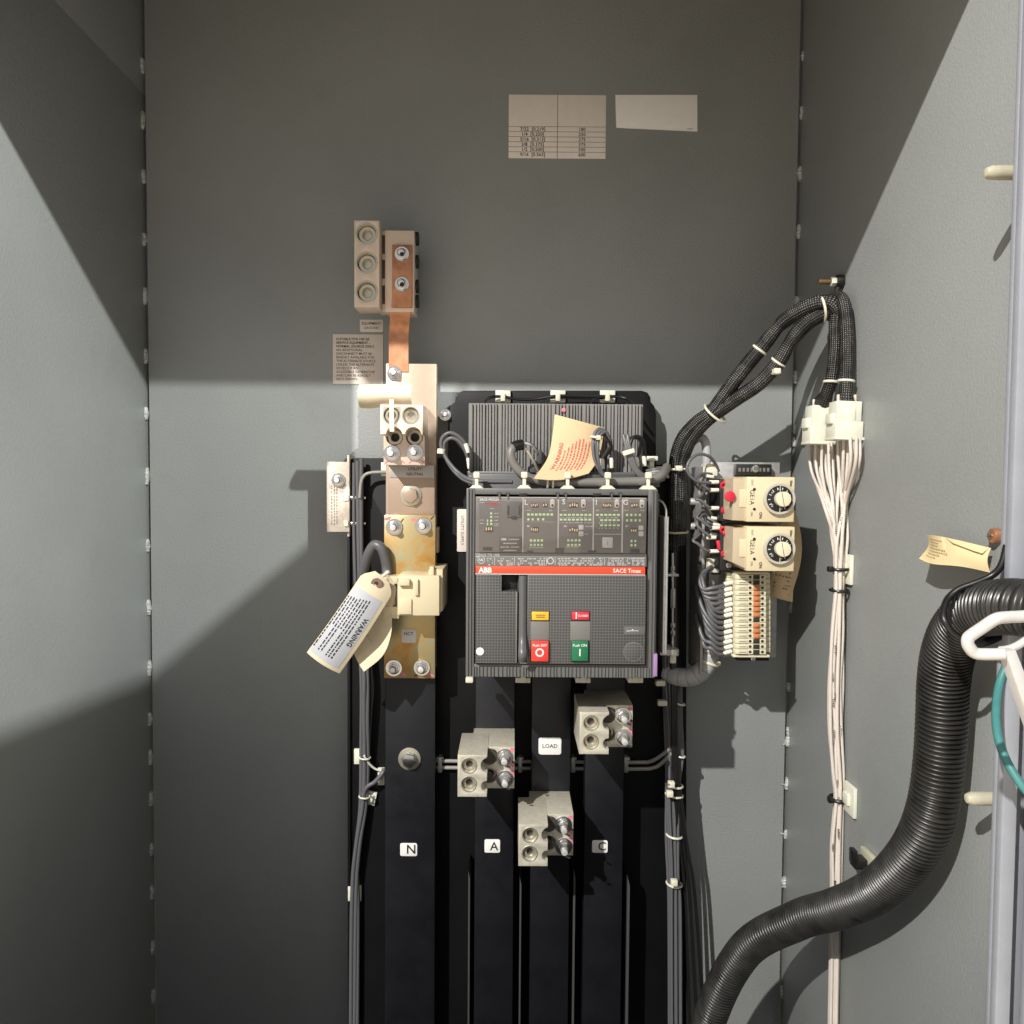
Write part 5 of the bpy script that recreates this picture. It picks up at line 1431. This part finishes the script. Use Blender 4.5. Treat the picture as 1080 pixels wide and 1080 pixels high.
# ================================================================== WALL HOOK, PLUG HARNESS (right side panel)
def RX(px, py, off):         # a point standing off the right side panel
    return at_x(px, py, XR - off)
t = thing('wall_hook_stud', 'dark threaded stud with a nylon nut holding the braided loom on the right side panel', 'stud', RX(880, 297, 0))
p = RX(889, 297, 0.2)
m = MB(); m.cyl(p, (-1, 0, 0), 2.6, 22, 16, .4); m.build('rod', 'brass', t)
m = MB(); m.cyl(p + Vector((-6.5, 0, 0)), (-1, 0, 0), 4.4, 4.5, 6, .5); m.build('nut', 'nylonwhite', t)
m = MB(); m.cyl(p + Vector((-.1, 0, 0)), (-1, 0, 0), 6.0, 6, 20, .5); m.tube([p + Vector((-4, 0, -4)), p + Vector((-7, -1, -12)), p + Vector((-9, -2, -22)), p + Vector((-7, -3, -28))], 2.6, 10, 5); m.build('clamp', 'wireblack', t)
t = thing('plug_harness', 'two black braided legs ending in white plugs with a tied run of white wires below', 'harness', RX(885, 945, 4))
def hw(pts, r, mat, name, seg=8, sub=6, rfun=None): return MB().tube([RX(*p) for p in pts], r, seg, sub, rfun).build(name, mat, t, angle=60)
hw([(867, 327, 18), (874, 318, 15), (881, 324, 14), (881, 345, 13), (880, 375, 13), (877, 400, 14), (872, 415, 15), (866, 428, 15)], 5.6, 'braid', 'sleeve', 18, 8, lambda l, u: 5.6 + 3.4 * max(0, u - .86) / .14)
hw([(872, 322, 12), (882, 313, 11), (890, 320, 10), (893, 345, 10), (893.5, 375, 10), (893, 400, 11), (892, 415, 12), (891, 424, 12)], 5.6, 'braid', 'sleeve', 18, 8, lambda l, u: 5.6 + 3.4 * max(0, u - .86) / .14)
for a, b, off in ((877, 403, 14), (892.5, 402, 11)): MB().torus(RX(a, b, off), (.1, 0, 1), 6.2, 1.2).build('cable_tie', 'nylonwhite', t)
def plug(cx, cy, off, w, tilt):
    p = RX(cx, cy, off); s = (D + p.y) / F
    def bx(m, x0, x1, y0, y1, d, b=1.0):
        m.obox(p + Vector(((x0 + x1) / 2 * s, 0, -(y0 + y1) / 2 * s + (x0 + x1) / 2 * s * tilt)), Vector(((x1 - x0) / 2 * s, 0, (x1 - x0) / 2 * s * tilt)), Vector((0, d, 0)), Vector((-(y1 - y0) / 2 * s * tilt, 0, (y1 - y0) / 2 * s)), b)
    m = MB(); bx(m, -13, 13, -19, 2, 9); bx(m, -15, 14, 2, 20, 10.5, .8); bx(m, -18, 17, -6, 5, 6, 1.4); bx(m, -15.5, 15.5, 18.5, 21.5, 11.2, .6)
    bx(m, -5, 6, -12, 6, 10.4, 1.2)
    o = m.build('plug', 'nylonwhite', t)
    m = MB(); random.seed(int(cx))
    for k in range(5):
        x = (-9 + k * 4.4); m.cyl(p + Vector((x * s, -3, 17.5 * s)), (0, 0, 1), 1.4, 7, 8, .2)
    m.build('contact', 'galv', o)
    return p, s
plug(865.5, 447.5, 15, 26, -.03)
plug(891, 443, 12, 26, -.03)
def HP(px, py, dh):
    q = P(px, py, 140 + dh); q.x = min(q.x, XR - 2.2); return q
random.seed(23)
for i in range(16):
    left = i < 8
    k = i if left else i - 8
    xs = (853.5 + k * 3.4) if left else (883.5 + k * 3.3)
    ys = 467 if left else 461
    off0 = 15 - (k % 2) * 5 if left else 12 - (k % 2) * 4
    ang = i * 2.4; rr = 6.2 * math.sqrt((i + .5) / 16)
    cx, cd = 1.18 * rr * math.cos(ang), rr * math.sin(ang)
    j1, j2, j3 = random.uniform(-1.5, 1.5), random.uniform(-1.6, 1.6), random.uniform(-1.6, 1.6)
    top = [RX(xs, ys, off0), RX(xs + (1.2 if left else -.4) + j1, ys + 30, off0 - 1)]
    mid = [HP(xs * .5 + (885 + cx) * .5 + j1, 532, cd - 4), HP(xs * .15 + (885 + cx) * .85 + j2, 568, cd)]
    low = [HP(885 + cx * .8, 600, cd), HP(884.8 + cx * .7, 622, cd), HP(882.6 + cx * .95 + j1, 670, cd), HP(881.2 + cx + j2, 720, cd), HP(881.4 + cx + j3, 770, cd), HP(883.5 + cx * .9 + j1, 815, cd), HP(885 + cx * .75, 842, cd), HP(883.4 + cx * .95 + j3, 890, cd), HP(882.4 + cx, 945, cd), HP(880 + cx, 1090, cd)]
    MB().tube(top + mid + low, 1.5, 8, 5).build('wire', 'wirewhite', t, angle=60)
m = MB(); random.seed(29)
for i in range(24):
    y = random.uniform(490, 930); x = 878 + random.uniform(-1, 9) if y > 590 else 878 + random.uniform(-10, 16) * (600 - y) / 110 + 4
    if 560 < y < 640: continue
    q = HP(x, y, 7.2)
    for k in range(4): m.obox(q + Vector((0, -.2, -k * 1.9)), Vector((random.uniform(.35, .75), 0, .15)), Vector((0, .2, 0)), Vector((0, 0, random.uniform(.3, .7))), 0)
m.build('wire_print', 'greyink', t)
for b, r_, w_ in ((600, 7.6, 1.5), (622.5, 7.2, 1.4), (842, 7.6, 1.8)):
    p = HP(885, b, 0)
    MB().tube([p + Vector((r_ * math.cos(a_), r_ * math.sin(a_), 0)) for a_ in [2 * math.pi * i / 24 for i in range(24)]], w_, 8, 1, closed=True).build('cable_tie', 'wireblack', t)
    if b != 622.5: MB().obox(p + Vector((-r_ - 1.2, -3, 0)), Vector((2.4, 0, 0)), Vector((0, 3, 0)), Vector((0, 0, 2.4)), .9).build('tie_lock', 'wireblack', t)
for a, b, lb in ((895.5, 600, 'cream tie base under the upper black tie of the white wires'), (899, 843, 'cream tie base under the lower black tie of the white wires')):
    p = RX(a, b, 0)
    o = thing('cable_tie_base', lb, 'cable clip', p, 'cream tie bases on the right side panel')
    MB().obox(p + Vector((-1.8, 0, 0)), Vector((1.6, 0, 0)), Vector((0, 10, 0)), Vector((0, 0, 13)), .6).build('pad', 'nylonwhite', o)
    MB().obox(p + Vector((-4.4, 2, 0)), Vector((1.3, 0, 0)), Vector((0, 5, 0)), Vector((0, 0, 5)), .5).build('saddle', 'nylonwhite', o)

# ================================================================== CORRUGATED CONDUIT AND THE RIGHT EDGE
PITCHC = 3.2
t = thing('corrugated_conduit', 'thick black corrugated conduit curving up the right side panel and out of the cabinet', 'conduit', P(930, 945, 240))
path = [(735, 1150, 110), (750, 1070, 125), (786, 1002, 150), (840, 971, 190), (880, 959, 225), (916, 944, 262), (946, 920, 295), (969, 889, 318), (983, 852, 330), (990, 806, 334), (993, 760, 338), (994.5, 725, 342), (999, 692, 350), (1010, 665, 364), (1030, 646, 386), (1058, 640, 410), (1092, 643, 428), (1150, 656, 438), (1210, 674, 440)]
pp = smooth_path([P(*p) for p in path], 24)
# resample evenly so that every ring gets its own crisp profile
acc = [0.0]
for i in range(1, len(pp)): acc.append(acc[-1] + (pp[i] - pp[i - 1]).length)
step = PITCHC / 8; Ltot = acc[-1]; rs_ = []; j = 0
n_ = int(Ltot / step)
for i in range(n_):
    d = i * step
    while j < len(acc) - 2 and acc[j + 1] < d: j += 1
    rs_.append(pp[j].lerp(pp[j + 1], (d - acc[j]) / max(1e-6, acc[j + 1] - acc[j])))
pat = [.86, .87, .95, .995, 1.0, .995, .95, .87]
def corr2(l, u):
    return 14.8 * pat[int(round(l / step)) % 8]
MB().tube(rs_, 14.8, 28, 1, corr2).build('tube', 'rubber', t, angle=80)
t = thing('black_lead', 'thin black lead wrapped over the conduit elbow', 'cable', P(1010, 660, 380))
wire(t, [(1062, 575, 398), (1056, 596, 398), (1046, 607, 396), (1028, 615, 394), (1012, 621, 392), (1001, 630, 392), (996, 640, 396), (995, 651, 400), (999, 660, 402), (1006, 668, 402), (1014, 673, 402), (1022, 677, 400)], 1.9, 'wireblack')
wire(t, [(1020, 680, 398), (1034, 679, 398), (1046, 675, 396), (1060, 668, 396)], 2.2, 'wireblack')
t = thing('teal_wire', 'teal wire looping down past the front flange at the lower right', 'wire', P(1060, 835, 440))
wire(t, [(1062, 700, 405), (1054, 722, 408), (1050.5, 750, 420), (1053, 778, 432), (1062, 803, 440), (1076, 826, 446), (1096, 850, 450)], 2.1, 'teal')
t = thing('white_bail', 'white painted wire bail and flat arm close to the viewer at the right edge', 'handle', P(1060, 745, 500))
m = MB(); m.tube([P(*p) for p in [(1110, 647, 520), (1080, 650, 520), (1062, 651, 520), (1050, 653, 520), (1036, 662, 518), (1023, 671, 516), (1020.5, 676, 516), (1022, 682, 516), (1029, 689, 516), (1045, 690, 518), (1060, 689.5, 520)]], 2.3, 14, 6); m.build('bail', 'whitemetal', t)
m = MB(); m.tube([P(*p) for p in [(1054, 686, 512), (1066, 684, 514), (1078, 678, 514), (1092, 668, 514)]], 1.5, 10, 5); m.build('inner_rod', 'whitemetal', t)
a, b, c, d = P(1060, 687, 520), P(1072, 686, 520), P(1110, 783, 520), P(1092, 780, 520)
m = MB(); m.prism([(q.x, q.z) for q in (a, d, c, b)], 515, 520, .6); m.build('arm', 'whitemetal', t)
# two cream studs and the screw by the front flange
for b, lb in ((182, 'upper cream capped stud beside the right front flange'), (842, 'lower cream capped stud beside the right front flange')):
    hS = 374
    tip = P(1038.5 if b < 500 else 1018.5, b, hS)
    o = thing('capped_stud', lb, 'stud', Vector((XR, -hS, tip.z)), 'cream capped studs on the right side panel')
    MB().tube([tip + Vector((0.0, 0, 0)), tip + Vector((.5, 0, 0)), tip + Vector((3, 0, 0)), tip + Vector((8, 0, 0)), Vector((XR - .3, -hS, tip.z))], 4.0, 20, 1, rfun=lambda l, u: 1.4 if l < .1 else (2.6 if l < 1 else (3.7 if l < 4 else 3.9))).build('cap', 'studcream', o)
    MB().cyl(Vector((XR - .1, -hS, tip.z)), (-1, 0, 0), 5.5, 2, 20, .4).build('collar', 'studcream', o)
p = RX(1054, 565, 0.2)
t = thing('flange_screw', 'small brown copper coloured screw at the inner edge of the right flange', 'screw', p)
MB().cyl(p, (-1, 0, 0), 4.6, 5, 20, 1.0).build('head', 'copper', t)
MB().cyl(p + Vector((-5.0, 0, 0)), (-1, 0, 0), 1.8, 2, 12, .4).build('shank', 'zinc', t)
# yellow note curling off the side panel
t = thing('paper_note', 'yellow paper note with faint brown print curling off the right side panel', 'note', RX(1010, 600, 0))
c0, c1, c2, c3 = RX(978, 564, 6), RX(1045, 578, 5), RX(1044, 604, 7), RX(969, 589, 17)
def note(u, v):
    q = c0.lerp(c1, u).lerp(c3.lerp(c2, u), v)
    q = q + Vector((-7 * math.sin(math.pi * u) * (1 - .3 * v) - 2 * math.sin(math.pi * v), 0, 2.2 * math.sin(math.pi * u) * (1 - v) - 1.0 * math.sin(2 * math.pi * u) * v))
    q.x += 3.0 * math.sin(math.pi * v) * (1 - u) ** 2 * 2
    return q
m = MB()
bm_ = m.bm; NU, NV = 24, 12
g_ = [[note(i / NU, j / NV) for j in range(NV + 1)] for i in range(NU + 1)]
m.sheet(lambda u, v: note(u, v), NU, NV, .5); m.build('sheet', 'notepaper', t)
m = MB(); e0, e1 = note(.5, .03), note(.985, .25)
def fold(u, v):
    a_ = note(.5 + .485 * u, .02 + .0 * v); q = a_.lerp(note(.62 + .33 * u, .12 + .16 * u * (1 if u < .9 else .9)), v); return q + Vector((-1.2 * v - .5, -1.5 * v - .3, 0))
m.sheet(fold, 10, 4, .4); m.build('folded_corner', 'notepaper', t)
m = MB(); random.seed(19)
for r_ in range(7):
    u = .10; ue = (.42, .36, .36, .52, .53, .40, .34)[r_]
    while u < ue:
        du = random.uniform(.02, .05); v0 = .16 + r_ * .105
        f0 = [note(min(u + x_ * du, 1), v0 + y_) + Vector((-1.0, -1.0, 0)) for x_, y_ in ((0, -.018), (1, -.018), (1, .018), (0, .018))]
        bm_ = m.bm; bm_.faces.new([bm_.verts.new(x_) for x_ in f0]); u += du + random.uniform(.008, .02)
m.build('lettering', 'printbrown', t)
# small black clamp on the side panel behind the conduit
t = thing('conduit_clamp', 'small black clip with a cream base half hidden behind the conduit foot', 'clip', RX(917, 912, 0))
p = RX(920, 908, 0)
MB().obox(p + Vector((-2.5, 0, 2)), Vector((2.2, 0, 0)), Vector((0, 12, 0)), Vector((0, 0, 5)), .6).build('pad', 'studcream', t)
MB().obox(p + Vector((-8, 4, -3)), Vector((5, 0, 0)), Vector((0, 6, 0)), Vector((1.5, 0, 4)), .8).obox(p + Vector((-12, 8, 0)), Vector((2, 0, 0)), Vector((0, 4, 0)), Vector((0, 0, 6)), .6).build('clip', 'wireblack', t)

# internal bookkeeping is not part of the scene
for o in bpy.data.objects:
    if '_org' in o.keys(): del o['_org']
